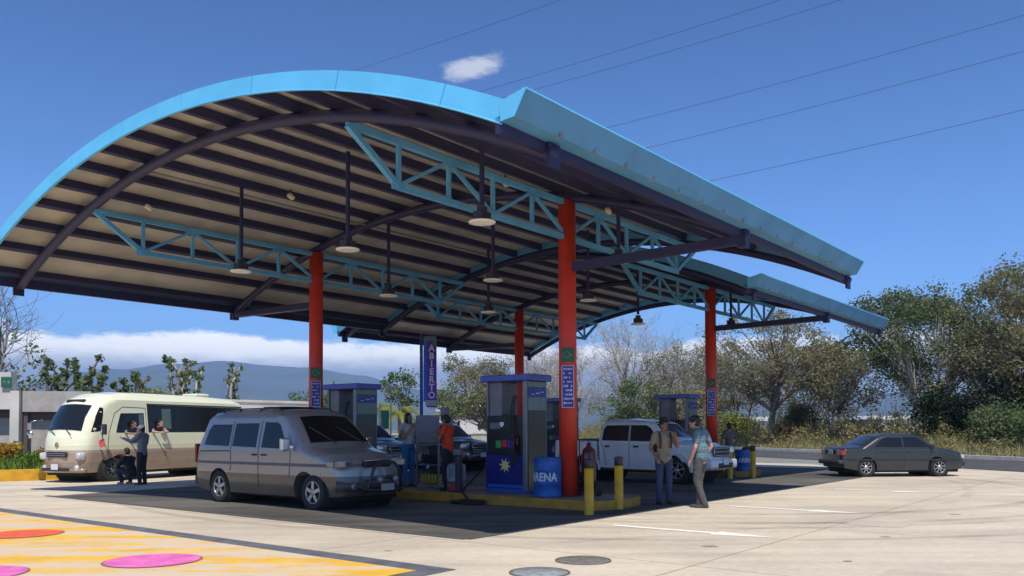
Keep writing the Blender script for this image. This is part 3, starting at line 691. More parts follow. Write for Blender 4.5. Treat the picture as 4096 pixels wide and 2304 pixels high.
# ------------------------------------------------------------------ silver people-carrier van, nearest vehicle. local x forward, y left
def make_van():
    r = empty('van', W(-3.05, 4.93, 0.0), -math.pi/2+PHI, 'silver passenger van with dark grey lower body and bull bar, nearest the camera', 'van')
    Car.wr = 0.345
    up = [(-2.52, 0.30), (-2.56, 0.62), (-2.52, 0.95), (-2.44, 1.25), (-2.18, 1.80), (-2.02, 1.93), (-1.5, 1.985), (-0.2, 1.99), (0.55, 1.95), (0.82, 1.87), (1.15, 1.62), (1.62, 1.235), (1.75, 1.17), (2.15, 1.07), (2.40, 0.93), (2.50, 0.80), (2.55, 0.50), (2.50, 0.28)]
    c = Car(1.86, up, 0.24, (-1.52, 1.66), 0.40, 1.16, 0.20, 0.12, bow_f=0.28, bow_r=0.06, nose_taper=0.12)
    M_van = split_mat('van_paint', [(0, (0.075, 0.076, 0.074)), (0.66, (0.275, 0.275, 0.272)), (0.835, (0.14, 0.145, 0.17)), (0.90, (0.275, 0.275, 0.272)), (1.22, (0.27, 0.275, 0.29))], 0.3, 0.7, 0.35)
    c.body('body', M_van, r)
    c.side('side_window', [(-2.14, 1.24), (-1.15, 1.22), (-1.15, 1.68), (-1.90, 1.68), (-2.02, 1.56)], M_glass, r)
    c.side('side_window', [(-1.02, 1.22), (-0.18, 1.20), (-0.18, 1.70), (-1.00, 1.70)], M_glass, r)
    c.side('door_window', [(0.02, 1.20), (0.88, 1.18), (0.88, 1.36), (0.62, 1.66), (0.50, 1.71), (0.04, 1.72)], M_glass, r)
    for o in c.side('quarter_window', [(0.98, 1.19), (1.30, 1.18), (1.02, 1.50), (0.98, 1.50)], mat('painted_reflection_glass', (0.20, 0.24, 0.30), 0.2), r): pass  # pale reflection put into the pane's base colour
    c.line('door_gap', [(-0.08, 1.75), (-0.08, 0.38)], 0.018, M_blk, r); c.line('door_gap', [(-1.08, 1.75), (-1.06, 0.76), (-1.10, 0.70)], 0.018, M_blk, r)
    c.line('door_gap', [(1.18, 1.15), (1.12, 0.62)], 0.018, M_blk, r); c.line('door_rail', [(-2.3, 1.10), (-1.12, 1.12)], 0.025, M_blk, r)
    c.line('waist_trim', [(-2.46, 0.865), (2.42, 0.865)], 0.05, mat('waist_trim_paint', (0.10, 0.10, 0.12), 0.5), r, off=0.012)
    for sg in (1, -1):
        for x in (-0.20, 0.12): MB().rbox((x, sg*(c.y(x, 1.05)+0.02), 1.05), (0.16, 0.03, 0.035), 0.012).build('door_handle', M_blk, r)
    c.top('windscreen', (1.55, 1.285), (0.90, 1.80), 0.96, M_ws, r, tb=0.88, off=0.012)
    # wipers
    for y0 in (0.45, -0.25): MB().bar((1.60, y0, 1.28), (1.22, y0-0.40, 1.62), 0.012, 0.02).build('wiper', M_blk, r)
    # headlights wrap round the corners; grille between
    for sg in (1, -1):
        mb = MB(); mb.rbox((2.265, sg*0.61, 0.90), (0.22, 0.50, 0.14), 0.025, Matrix.Rotation(sg*-0.46, 3, 'Z')); h = mb.build('headlight', M_hl2, r)
        MB().rbox((2.09, sg*0.825, 0.885), (0.20, 0.07, 0.13), 0.03, Matrix.Rotation(sg*-0.2, 3, 'Z')).build('indicator', mat('pale_amber_lens', (0.40, 0.34, 0.26), 0.25), h)
        mb = MB(); mb.lathe([(0.0, 0.0), (0.065, 0.0), (0.07, -0.04)], (2.49, sg*0.55, 0.47), 16, 'x'); mb.build('fog_light', M_hl2, r)
    MB().rbox((2.475, 0, 0.90), (0.10, 0.68, 0.14), 0.03).build('grille', M_blk, r)
    g = MB(); g.tube([(2.535, -0.36, 0.955), (2.55, 0, 0.965), (2.535, 0.36, 0.955)], 0.012, 6); g.lathe([(0.05, 0), (0.062, 0.008), (0.05, 0.014)], (2.535, 0, 0.90), 20, 'x'); g.build('grille_trim', M_chrome, r)
    g = MB(); g.tube([(2.47-0.28*(y/0.93)**2, y, 0.47) for y in [-0.82+0.164*k for k in range(11)]], 0.11, 10); g.build('front_bumper', mat('van_cladding', (0.060, 0.060, 0.058), 0.5), r)
    g = MB(); g.rbox((2.60, 0, 0.40), (0.03, 0.9, 0.10), 0.01); g.build('air_intake', M_blk, r)
    # bull bar
    g = MB(); M_bb = mat('dark_steel_bar', (0.05, 0.05, 0.055), 0.35, 0.6)
    g.tube([(2.60, -0.50, 0.34), (2.72, -0.42, 0.45), (2.76, -0.34, 0.78), (2.74, -0.22, 0.92), (2.74, 0.22, 0.92), (2.76, 0.34, 0.78), (2.72, 0.42, 0.45), (2.60, 0.50, 0.34)], 0.032, 10)
    g.tube([(2.755, -0.36, 0.62), (2.77, 0, 0.62), (2.755, 0.36, 0.62)], 0.026, 8); g.tube([(2.70, -0.72, 0.50), (2.76, -0.4, 0.40), (2.77, 0.4, 0.40), (2.70, 0.72, 0.50)], 0.028, 8)
    for y in (-0.14, 0.14): g.tube([(2.765, y, 0.40), (2.765, y, 0.62)], 0.02, 8)
    bb = g.build('bull_bar', M_bb, r)
    for y in (-0.2, 0.2): MB().lathe([(0.0, 0.05), (0.06, 0.045), (0.068, 0.0), (0.05, -0.05)], (2.80, y, 0.60), 16, 'x').build('spot_lamp', M_hl2, bb)
    plate(r, (2.80, 0, 0.45), None, 0.34, 0.13).data.materials[0] = mat('painted_shade_plate', (0.26, 0.27, 0.28), 0.5)  # grey in place of white: shade put into the plate's colour
    mirror(r, (1.02, -1.09, 1.27), -1, M_chrome, (0.10, 0.20, 0.26), False); mirror(r, (1.02, 1.09, 1.27), 1, M_chrome, (0.10, 0.20, 0.26), False)
    for sg in (1, -1):
        g = MB(); g.tube([(-1.75, sg*0.66, 1.95), (-1.65, sg*0.66, 2.01), (0.25, sg*0.66, 2.01), (0.38, sg*0.66, 1.95)], 0.016, 8)
        for x in (-1.1, -0.35): g.bar((x, sg*0.66, 1.94), (x, sg*0.66, 2.01), 0.05, 0.03)
        g.build('roof_rail', M_blk, r)
    MB().rbox((-0.3, 0, 2.035), (0.75, 0.8, 0.04), 0.02).build('roof_hatch', M_blk, r)
    for sg in (1, -1):
        for x in (-1.52, 1.66): wheel(r, x, sg*(0.93-0.115), 0.345, 0.21, sg, M_rim, 5, 0.66)
        MB().rbox((-2.54, sg*0.80, 1.05), (0.06, 0.14, 0.42), 0.02).build('tail_light', M_tail, r)
    for x in (-1.52, 1.66): well_box(r, x, 0.93, 0.30)
    chassis(r, -2.2, 2.3, 0.72, 0.17)
    MB().rbox((-2.52, 0, 0.45), (0.16, 1.7, 0.22), 0.05).build('rear_bumper', mat('van_cladding', (0.06, 0.06, 0.058), 0.5), r)
    c.top('rear_window', (-2.40, 1.32), (-2.20, 1.76), 0.86, M_glass, r)
    return r
make_van()
# ------------------------------------------------------------------ cream minibus
def make_bus():
    a = R(65); fx, fy = -12.75, 25.0
    H = Vector((-math.cos(a), -math.sin(a), 0))       # heading
    L = 7.2; Wd = 2.12
    left = Vector((-H.y, H.x, 0))                     # vehicle's left
    # front-left corner (seen at the side nearest the pumps)
    ctr = Vector((fx, fy, 0))-left*Wd/2-H*L/2
    r = empty('minibus', ctr, math.atan2(H.y, H.x), 'cream and tan minibus stopped beside the pumps, with people leaning out of its windows', 'bus')
    Car.wr = 0.37
    up = [(-3.50, 0.42), (-3.55, 0.80), (-3.53, 1.6), (-3.44, 2.30), (-3.28, 2.55), (-2.9, 2.67), (-1.5, 2.73), (0.8, 2.75), (1.9, 2.74), (2.5, 2.67), (2.85, 2.52), (3.02, 2.36), (3.30, 1.95), (3.46, 1.52), (3.53, 1.30), (3.56, 0.85), (3.56, 0.45), (3.50, 0.30)]
    c = Car(Wd, up, 0.30, (-1.95, 2.42), 0.47, 1.45, 0.085, 0.20, bow_f=0.30, bow_r=0.10, nose_taper=0.10, tail_taper=0.03, crown=0.05)
    M_bus = split_mat('bus_paint', [(0, (0.30, 0.22, 0.165)), (0.62, (0.36, 0.27, 0.20)), (0.90, (0.42, 0.34, 0.26)), (0.98, (0.74, 0.71, 0.50)), (1.12, (0.84, 0.84, 0.61))], 0.3, 0.6, 0.0)
    c.body('body', M_bus, r)
    # side glazing, one dark band with separate panes
    c.side('window_band', [(-3.18, 1.50), (1.25, 1.50), (1.25, 2.385), (-3.10, 2.36), (-3.22, 2.1)], mat('black_window_band', (0.014, 0.016, 0.018), 0.3), r, off=0.003)
    xs = [(-3.25, -2.25), (-2.18, -1.12), (-1.05, 0.02), (0.09, 1.20)]
    for i, (x0, x1) in enumerate(xs):
        for sg in (1, -1):
            p = c.side('side_window', [(x0, 1.53), (x1, 1.53), (x1, 2.34), (x0, 2.34)] if i else [(x0+0.1, 1.53), (x1, 1.53), (x1, 2.34), (x0+0.12, 2.30), (x0, 2.1)], M_glass, r, (sg,))
    c.line('window_rail', [(-3.25, 2.40), (1.28, 2.41)], 0.035, M_blk, r, off=0.012); c.line('window_rail', [(1.25, 2.42), (1.25, 1.50)], 0.03, M_blk, r, off=0.010)
    for o in c.side('window_panel', [(0.20, 1.62), (0.62, 1.62), (0.62, 2.27), (0.20, 2.27)], mat('pale_green_glass', (0.10, 0.15, 0.14), 0.2), r, off=0.012): pass
    # driver's door
    c.side('door_window', [(1.42, 1.50), (2.62, 1.50), (2.56, 1.72), (2.40, 2.10), (1.42, 2.12)], M_glass, r)
    c.side('window_panel', [(1.46, 1.56), (1.66, 1.56), (1.66, 2.08), (1.46, 2.08)], mat('pale_green_glass', (0.10, 0.15, 0.14), 0.2), r, (1, -1), off=0.012)
    c.line('door_gap', [(1.33, 2.30), (1.33, 0.9), (1.75, 0.86)], 0.02, mat('panel_gap', (0.12, 0.10, 0.08), 0.8), r)
    c.line('door_gap', [(1.33, 2.28), (2.3, 2.30), (2.62, 2.10), (2.86, 1.5), (2.92, 0.62)], 0.02, mat('panel_gap', (0.12, 0.10, 0.08), 0.8), r)
    MB().rbox((1.62, 1.07, 1.22), (0.26, 0.03, 0.05), 0.012).build('door_handle', M_blk, r)
    for y in (0.55, -0.15): MB().bar((3.52, y, 1.44), (3.42, y-0.42, 1.66), 0.014, 0.02).build('wiper', M_blk, r)
    c.top('windscreen', (3.455, 1.55), (3.05, 2.33), 0.97, M_glass, r, tb=0.94, off=0.014)
    c.side('corner_glass', [(3.12, 1.56), (3.38, 1.52), (3.20, 1.98), (3.02, 2.28), (2.96, 2.26)], M_glass, r, off=0.008)
    MB().rbox((2.93, 0, 2.485), (0.10, 0.8, 0.05), 0.02, Matrix.Rotation(0.9, 3, 'Y')).build('roof_vent_slot', M_blk, r)
    for sg in (1, -1):
        mb = MB(); mb.rbox((3.33, sg*0.70, 0.80), (0.26, 0.44, 0.22), 0.07, Matrix.Rotation(sg*-0.36, 3, 'Z')); mb.build('headlight', M_head, r)
        MB().lathe([(0.0, 0.02), (0.085, 0.015), (0.10, -0.04)], (3.45, sg*0.70, 0.44), 16, 'x').build('fog_light', M_head, r)
    g = MB(); g.rbox((3.56, 0, 0.85), (0.06, 0.88, 0.17), 0.03); g.build('grille', M_blk, r)
    g = MB()
    for z in (0.82, 0.88): g.rbox((3.595, 0, z), (0.012, 0.80, 0.018), 0.005)
    g.build('grille_bar', mat('grey_bar', (0.3, 0.3, 0.3), 0.4, 0.5), r)
    g = MB(); g.lathe([(0.0, 0.012), (0.07, 0.01), (0.078, 0.0)], (3.57, 0, 1.14), 22, 'x'); g.build('round_badge', mat('grey_badge', (0.32, 0.32, 0.27), 0.3, 0.6), r)
    MB().rbox((3.60, 0, 0.40), (0.04, 1.20, 0.09), 0.02).build('air_intake', M_blk, r)
    plate(r, (3.635, 0.0, 0.48), None, 0.30, 0.17)
    MB().tube([(3.52-0.30*(y/1.06)**2, y, 0.37) for y in [-0.94+0.134*k for k in range(15)]], 0.075, 10).build('front_bumper', M_bus, r)
    # mirror arm on the door with a red cloth-like indicator panel, and the big round mirror on the other side
    g = MB(); g.tube([(2.95, 1.06, 1.72), (3.02, 1.28, 1.60), (3.02, 1.30, 1.30), (2.96, 1.06, 1.16)], 0.014, 6); g.rbox((2.99, 1.33, 1.60), (0.07, 0.16, 0.32), 0.02); g.build('mirror', M_blk, r)
    g = MB(); g.rbox((2.98, 1.22, 1.19), (0.04, 0.22, 0.24), 0.02, Matrix.Rotation(0.2, 3, 'X')); tag(g.build('red_panel', mat('faded_red_panel', (0.62, 0.10, 0.09), 0.6, var=0.3, vscale=9), r), 'faded red square panel hung by the door mirror')
    g = MB(); g.tube([(3.30, -1.0, 1.90), (3.55, -1.15, 1.86), (3.60, -1.18, 1.62), (3.50, -1.02, 1.30)], 0.014, 6); g.rbox((3.58, -1.20, 1.70), (0.07, 0.18, 0.24), 0.03); g.lathe([(0, 0.03), (0.11, 0.02), (0.12, -0.02)], (3.60, -1.20, 1.45), 16, 'x'); g.build('mirror', M_chrome, r)
    g = MB(); g.rbox((-1.9, 0.0, 2.82), (0.62, 0.7, 0.10), 0.05); g.build('roof_ventilator', mat('cream_paint', (0.74, 0.74, 0.55), 0.4), r)
    for sg in (1, -1):
        wheel(r, 2.42, sg*(Wd/2-0.13), 0.37, 0.22, sg, M_rimd, 8, 0.58); wheel(r, -1.95, sg*(Wd/2-0.13), 0.37, 0.22, sg, M_rimd, 8, 0.58)
        MB().rbox((-3.53, sg*0.9, 1.0), (0.05, 0.16, 0.4), 0.02).build('tail_light', M_tail, r)
    for x in (-1.95, 2.42): well_box(r, x, Wd/2, 0.36)
    chassis(r, -3.3, 3.3, 0.8, 0.20)
    c.top('rear_window', (-3.53, 1.6), (-3.44, 2.28), 0.85, M_glass, r)
    return r, c
BUS, BUSC = make_bus()
# ------------------------------------------------------------------ pickups
def make_pickup(loc, rz, paint, label, lift=0.0):
    r = empty('pickup_truck', loc, rz, label, 'pickup truck', 'pickups under the canopies')
    Car.wr = 0.37
    # cab and front
    up = [(-0.86, 0.42), (-0.90, 1.15), (-0.88, 1.42), (-0.76, 1.74), (-0.60, 1.80), (0.0, 1.825), (0.70, 1.77), (0.92, 1.69), (1.50, 1.245), (1.66, 1.19), (2.30, 1.12), (2.52, 1.04), (2.60, 0.90), (2.66, 0.70), (2.64, 0.40)]
    c = Car(1.84, up, 0.36, (1.70,), 0.45, 1.16, 0.20, 0.09, bow_f=0.20, bow_r=0.0, nose_taper=0.10, tail_taper=0.0)
    c.body('cab', paint, r)
    c.side('side_window', [(-0.74, 1.21), (0.16, 1.20), (0.16, 1.66), (-0.60, 1.66), (-0.70, 1.55)], M_glass, r)
    c.side('door_window', [(0.22, 1.20), (1.26, 1.19), (0.86, 1.58), (0.72, 1.655), (0.22, 1.66)], M_glass, r)
    c.line('door_gap', [(0.19, 1.70), (0.19, 0.46)], 0.016, M_blk, r); c.line('door_gap', [(1.30, 1.16), (1.22, 0.48)], 0.016, M_blk, r); c.line('door_gap', [(-0.80, 1.2), (-0.66, 0.9), (-0.60, 0.48)], 0.016, M_blk, r)
    for sg in (1, -1):
        for x in (-0.55, 0.42): MB().rbox((x, sg*(c.y(x, 1.04)+0.02), 1.04), (0.17, 0.035, 0.05), 0.012).build('door_handle', M_blk, r)
        mb = MB(); mb.rbox((2.48, sg*0.70, 0.95), (0.26, 0.36, 0.20), 0.05, Matrix.Rotation(sg*-0.35, 3, 'Z')); mb.build('headlight', M_head, r)
        mb = MB(); mb.rbox((0.3, sg*0.92, 0.36), (2.0, 0.14, 0.05), 0.02); mb.build('side_step', M_blk, r)
        mirror(r, (1.12, sg*1.06, 1.24), sg, M_blk if sg < 0 else M_chrome)
        for x in (1.70, -1.30):
            g = MB()
            for k in range(13):
                t0 = math.pi*(k-0.5)/12+0.05; t1 = math.pi*(k+0.5)/12+0.05
                g.bar((x+0.47*math.cos(t0), sg*0.925, 0.38+0.47*math.sin(t0)), (x+0.47*math.cos(t1), sg*0.925, 0.38+0.47*math.sin(t1)), 0.05, 0.06)
            g.build('arch_flare', paint, r)
    c.top('windscreen', (1.46, 1.285), (0.95, 1.675), 0.95, glass_mat('painted_blue_reflection_glass', (0.03, 0.06, 0.11), 0.03), r, tb=0.86, off=0.012)  # windscreen base colour carries a painted blue reflection
    c.top('hood_scoop', (1.95, 1.16), (2.2, 1.13), 0.3, M_blk, r, off=0.02)
    g = MB(); g.rbox((2.63, 0, 0.90), (0.07, 0.96, 0.26), 0.03); gg = g.build('grille', M_blk, r)
    g = MB(); 
    for z in (0.80, 0.90, 1.0): g.rbox((2.675, 0, z), (0.015, 0.94, 0.03), 0.006)
    g.tube([(2.65, -0.52, 1.04), (2.67, 0, 1.06), (2.65, 0.52, 1.04), (2.64, 0.46, 0.76), (2.66, 0, 0.75), (2.64, -0.46, 0.76), (2.65, -0.52, 1.04)], 0.018, 6); g.build('grille_bar', M_chrome, gg)
    g = MB(); g.rbox((2.62, 0, 0.56), (0.26, 1.66, 0.28), 0.07); g.build('front_bumper', paint, r)
    g = MB(); g.rbox((2.75, 0, 0.52), (0.03, 0.9, 0.14), 0.02); g.build('air_intake', M_blk, r)
    for sg in (1, -1): MB().lathe([(0, 0.02), (0.08, 0.015), (0.09, -0.03)], (2.72, sg*0.62, 0.54), 14, 'x').build('fog_light', M_head, r)
    plate(r, (2.775, 0, 0.62))
    # load bed
    up2 = [(-2.48, 0.46), (-2.50, 0.8), (-2.48, 1.18), (-2.44, 1.215), (-0.98, 1.20), (-0.95, 1.18), (-0.95, 0.46)]
    b = Car(1.80, up2, 0.44, (-1.30,), 0.46, 1.3, 0.2, 0.03, bow_f=0.0, bow_r=0.03, nose_taper=0, tail_taper=0, crown=0.0)
    b.body('load_bed', paint, r)
    mb = MB(); mb.box((-1.72, 0, 1.225), (1.48, 1.66, 0.03)); mb.build('bed_cover', M_blk, r)
    mb = MB()
    for sg in (1, -1): mb.bar((-2.46, sg*0.86, 1.235), (-0.98, sg*0.86, 1.225), 0.05, 0.03)
    mb.build('bed_rail', M_blk, r)
    for sg in (1, -1): MB().rbox((-2.50, sg*0.82, 0.95), (0.05, 0.13, 0.36), 0.02).build('tail_light', M_tail, r)
    MB().rbox((-2.56, 0, 0.50), (0.16, 1.7, 0.16), 0.04).build('rear_bumper', M_chrome, r)
    for sg in (1, -1):
        for x in (1.70, -1.30): wheel(r, x, sg*(0.92-0.13), 0.38, 0.24, sg, M_rim if x > 0 else M_rim, 6, 0.62)
    for x in (1.70, -1.30): well_box(r, x, 0.9, 0.35)
    chassis(r, -2.35, 2.4, 0.6, 0.28)
    return r
M_pw = mat('white_truck_paint', (0.70, 0.72, 0.74), 0.3, 0.0, 0.05, coat=0.7)
M_pd = mat('dark_truck_paint', (0.06, 0.065, 0.075), 0.3, 0.3, 0.1, coat=0.7)
M_ps = mat('silver_blue_paint', (0.24, 0.29, 0.36), 0.3, 0.4, 0.08, coat=0.7)
RV = PHI-math.pi/2
make_pickup(W(7.85, 2.85, 0), RV, M_pw, 'white double-cab pickup stopped between the two pump rows, behind the men talking')
make_pickup(W(9.45, 13.1, 0), RV, M_pd, 'dark pickup facing the camera behind the man in the red shirt, chrome round its grille')
make_pickup(W(5.35, 13.1, 0), RV, M_ps, 'silver-blue pickup facing the camera beyond the hood of the silver van')
# ------------------------------------------------------------------ dark grey saloon driving out
def make_sedan():
    r = empty('sedan', (12.36, 27.6, 0), 0.06, 'old dark grey saloon car driving off in the sun toward the road', 'car')
    Car.wr = 0.30
    up = [(-2.10, 0.30), (-2.14, 0.50), (-2.13, 0.72), (-2.08, 0.90), (-1.98, 0.935), (-1.42, 0.955), (-0.82, 1.30), (-0.60, 1.345), (0.0, 1.365), (0.42, 1.345), (0.62, 1.29), (1.10, 0.985), (1.22, 0.93), (1.85, 0.83), (2.08, 0.74), (2.16, 0.58), (2.17, 0.40), (2.12, 0.25)]
    c = Car(1.66, up, 0.21, (-1.28, 1.20), 0.345, 0.90, 0.34, 0.07, bow_f=0.14, bow_r=0.06, nose_taper=0.08, tail_taper=0.05)
    M_s = mat('dark_grey_saloon_paint', (0.029, 0.033, 0.038), 0.3, 0.1, 0.12, 1.5, coat=0.45)
    c.body('body', M_s, r)
    c.side('side_window', [(-1.00, 0.97), (-0.06, 0.955), (-0.06, 1.26), (-0.52, 1.27), (-0.72, 1.22)], M_glass, r)
    c.side('door_window', [(0.0, 0.955), (0.98, 0.945), (0.62, 1.20), (0.46, 1.27), (0.0, 1.275)], M_glass, r)
    c.line('window_trim', [(-1.12, 0.95), (1.05, 0.93)], 0.02, M_blk, r, off=0.01)
    c.line('door_gap', [(-0.03, 1.29), (-0.03, 0.30)], 0.014, M_blk, r); c.line('door_gap', [(1.0, 0.92), (0.86, 0.32)], 0.014, M_blk, r); c.line('door_gap', [(-1.0, 0.95), (-0.94, 0.62), (-0.88, 0.32)], 0.014, M_blk, r)
    c.line('side_moulding', [(-2.0, 0.56), (2.0, 0.54)], 0.045, M_blk, r, off=0.014)
    c.top('windscreen', (1.06, 1.015), (0.66, 1.27), 0.93, M_glass, r, tb=0.84, off=0.010)
    c.top('rear_window', (-1.30, 0.995), (-0.86, 1.28), 0.90, glass_mat('painted_sky_tint_glass', (0.02, 0.03, 0.045), 0.0), r, tb=0.80, off=0.010)  # sky reflection tint is put into the rear pane's colour
    for sg in (1, -1):
        for x in (-0.72, 0.14): MB().rbox((x, sg*(c.y(x, 0.82)+0.012), 0.82), (0.14, 0.025, 0.03), 0.008).build('door_handle', M_blk, r)
        tl = MB().rbox((-2.085, sg*0.60, 0.78), (0.06, 0.34, 0.17), 0.02).build('tail_light', M_tail, r)
        MB().rbox((-2.02, sg*0.775, 0.78), (0.16, 0.05, 0.15), 0.02).build('indicator', mat('red_tail_lens', (0.35, 0.02, 0.02)), tl)
        MB().rbox((2.02, sg*0.56, 0.64), (0.14, 0.34, 0.13), 0.03).build('headlight', M_head, r)
        mirror(r, (0.92, sg*0.88, 0.985), sg, M_blk, (0.10, 0.14, 0.11))
        for x in (-1.28, 1.20): wheel(r, x, sg*(0.83-0.11), 0.30, 0.18, sg, M_rim, 8, 0.66)
    MB().rbox((-2.10, 0, 0.79), (0.05, 0.86, 0.15), 0.02).build('boot_panel', M_blk, r); plate(r, (-2.13, 0, 0.79), None, 0.32, 0.13)
    MB().rbox((-2.12, 0, 0.47), (0.20, 1.60, 0.16), 0.05).build('rear_bumper', mat('dark_bumper_plastic', (0.03, 0.032, 0.034), 0.6), r)
    MB().tube([(2.10-0.14*(y/0.83)**2, y, 0.42) for y in [-0.74+0.148*k for k in range(11)]], 0.09, 10).build('front_bumper', mat('dark_bumper_plastic', (0.03, 0.032, 0.034), 0.6), r)
    MB().rbox((2.14, 0, 0.62), (0.05, 0.74, 0.10), 0.02).build('grille', M_blk, r)
    for x in (-1.28, 1.20): well_box(r, x, 0.8, 0.27)
    chassis(r, -1.95, 1.95, 0.6, 0.13)
    MB().tube([(-2.05, 0.45, 0.22), (-1.7, 0.45, 0.24)], 0.025, 8).build('exhaust', M_rimd, r); r.scale = (0.965, 0.965, 0.985)
    return r
make_sedan()
# ================================================================== pump islands, dispensers, bollards, signs and small things
M_isl = mat('island_top_concrete', (0.22, 0.20, 0.17), 0.9, var=0.3, vscale=3, bump=0.2)
def island(u, y0, y1, hw, label):
    r = empty('pump_island', W(u, 0, 0), PHI, label, 'pump island', 'raised islands under the pumps')
    def ring(w, e):
        P = []
        n = 12
        for k in range(n+1): t = -math.pi/2+math.pi*k/n; P.append((w*math.sin(t), y0-math.cos(t)*w*0.35-0+0.0))
        for k in range(n+1): t = math.pi/2+math.pi*k/n; P.append((w*math.sin(t), y1-math.cos(t)*w*0.35))
        return P
    o = ring(hw, 0); i_ = ring(hw-0.14, 0)
    mb = MB(); mb.prism([Vector((a, b, 0)) for a, b in i_], (0, 0, 0), (0, 0, 0.176)); mb.build('island_top', M_isl, r)
    mb = MB(); n = len(o); vs = [(a, b, 0) for a, b in o]+[(a, b, 0.165) for a, b in o]+[(a*0.985, b, 0.18) for a, b in o]+[(a, b, 0.18) for a, b in i_]+[(a, b, 0.02) for a, b in i_]
    fs = [(j*n+i, j*n+(i+1) % n, (j+1)*n+(i+1) % n, (j+1)*n+i) for j in range(4) for i in range(n)]
    mb.add(vs, fs, False).build('kerb', M_ykerbS, r); return r
island(0.0, -1.05, 9.9, 0.95, 'nearer raised pump island with a worn yellow kerb, under the front roof')
island(12.2, 1.35, 12.2, 0.95, 'farther raised pump island with a yellow kerb, under the rear roof')
# dispensers ------------------------------------------------------
M_db = mat('deep_blue_panel', (0.012, 0.02, 0.18), 0.4, coat=0.3); M_cap = mat('blue_cap_paint', (0.05, 0.085, 0.42), 0.4, coat=0.3)
M_gry = mat('pale_grey_panel', (0.19, 0.19, 0.215), 0.5); M_fr = mat('silver_frame', (0.19, 0.20, 0.23), 0.4, 0.5); M_dk = mat('dark_display', (0.02, 0.025, 0.03), 0.25)
M_grn = mat('dark_green_panel', (0.008, 0.018, 0.016), 0.3, coat=0.4); M_mint = mat('pale_mint_panel', (0.16, 0.24, 0.23), 0.4); M_hose = mat('black_hose', (0.015, 0.015, 0.015), 0.6)
M_yel = mat('yellow_print', (0.75, 0.66, 0.22), 0.5); M_wht = mat('white_print', (0.8, 0.8, 0.84), 0.5); M_bg = mat('green_button', (0.03, 0.35, 0.06), 0.4); M_br = mat('crimson_button', (0.5, 0.02, 0.06), 0.4); M_bb2 = mat('blue_button', (0.08, 0.05, 0.45), 0.4)
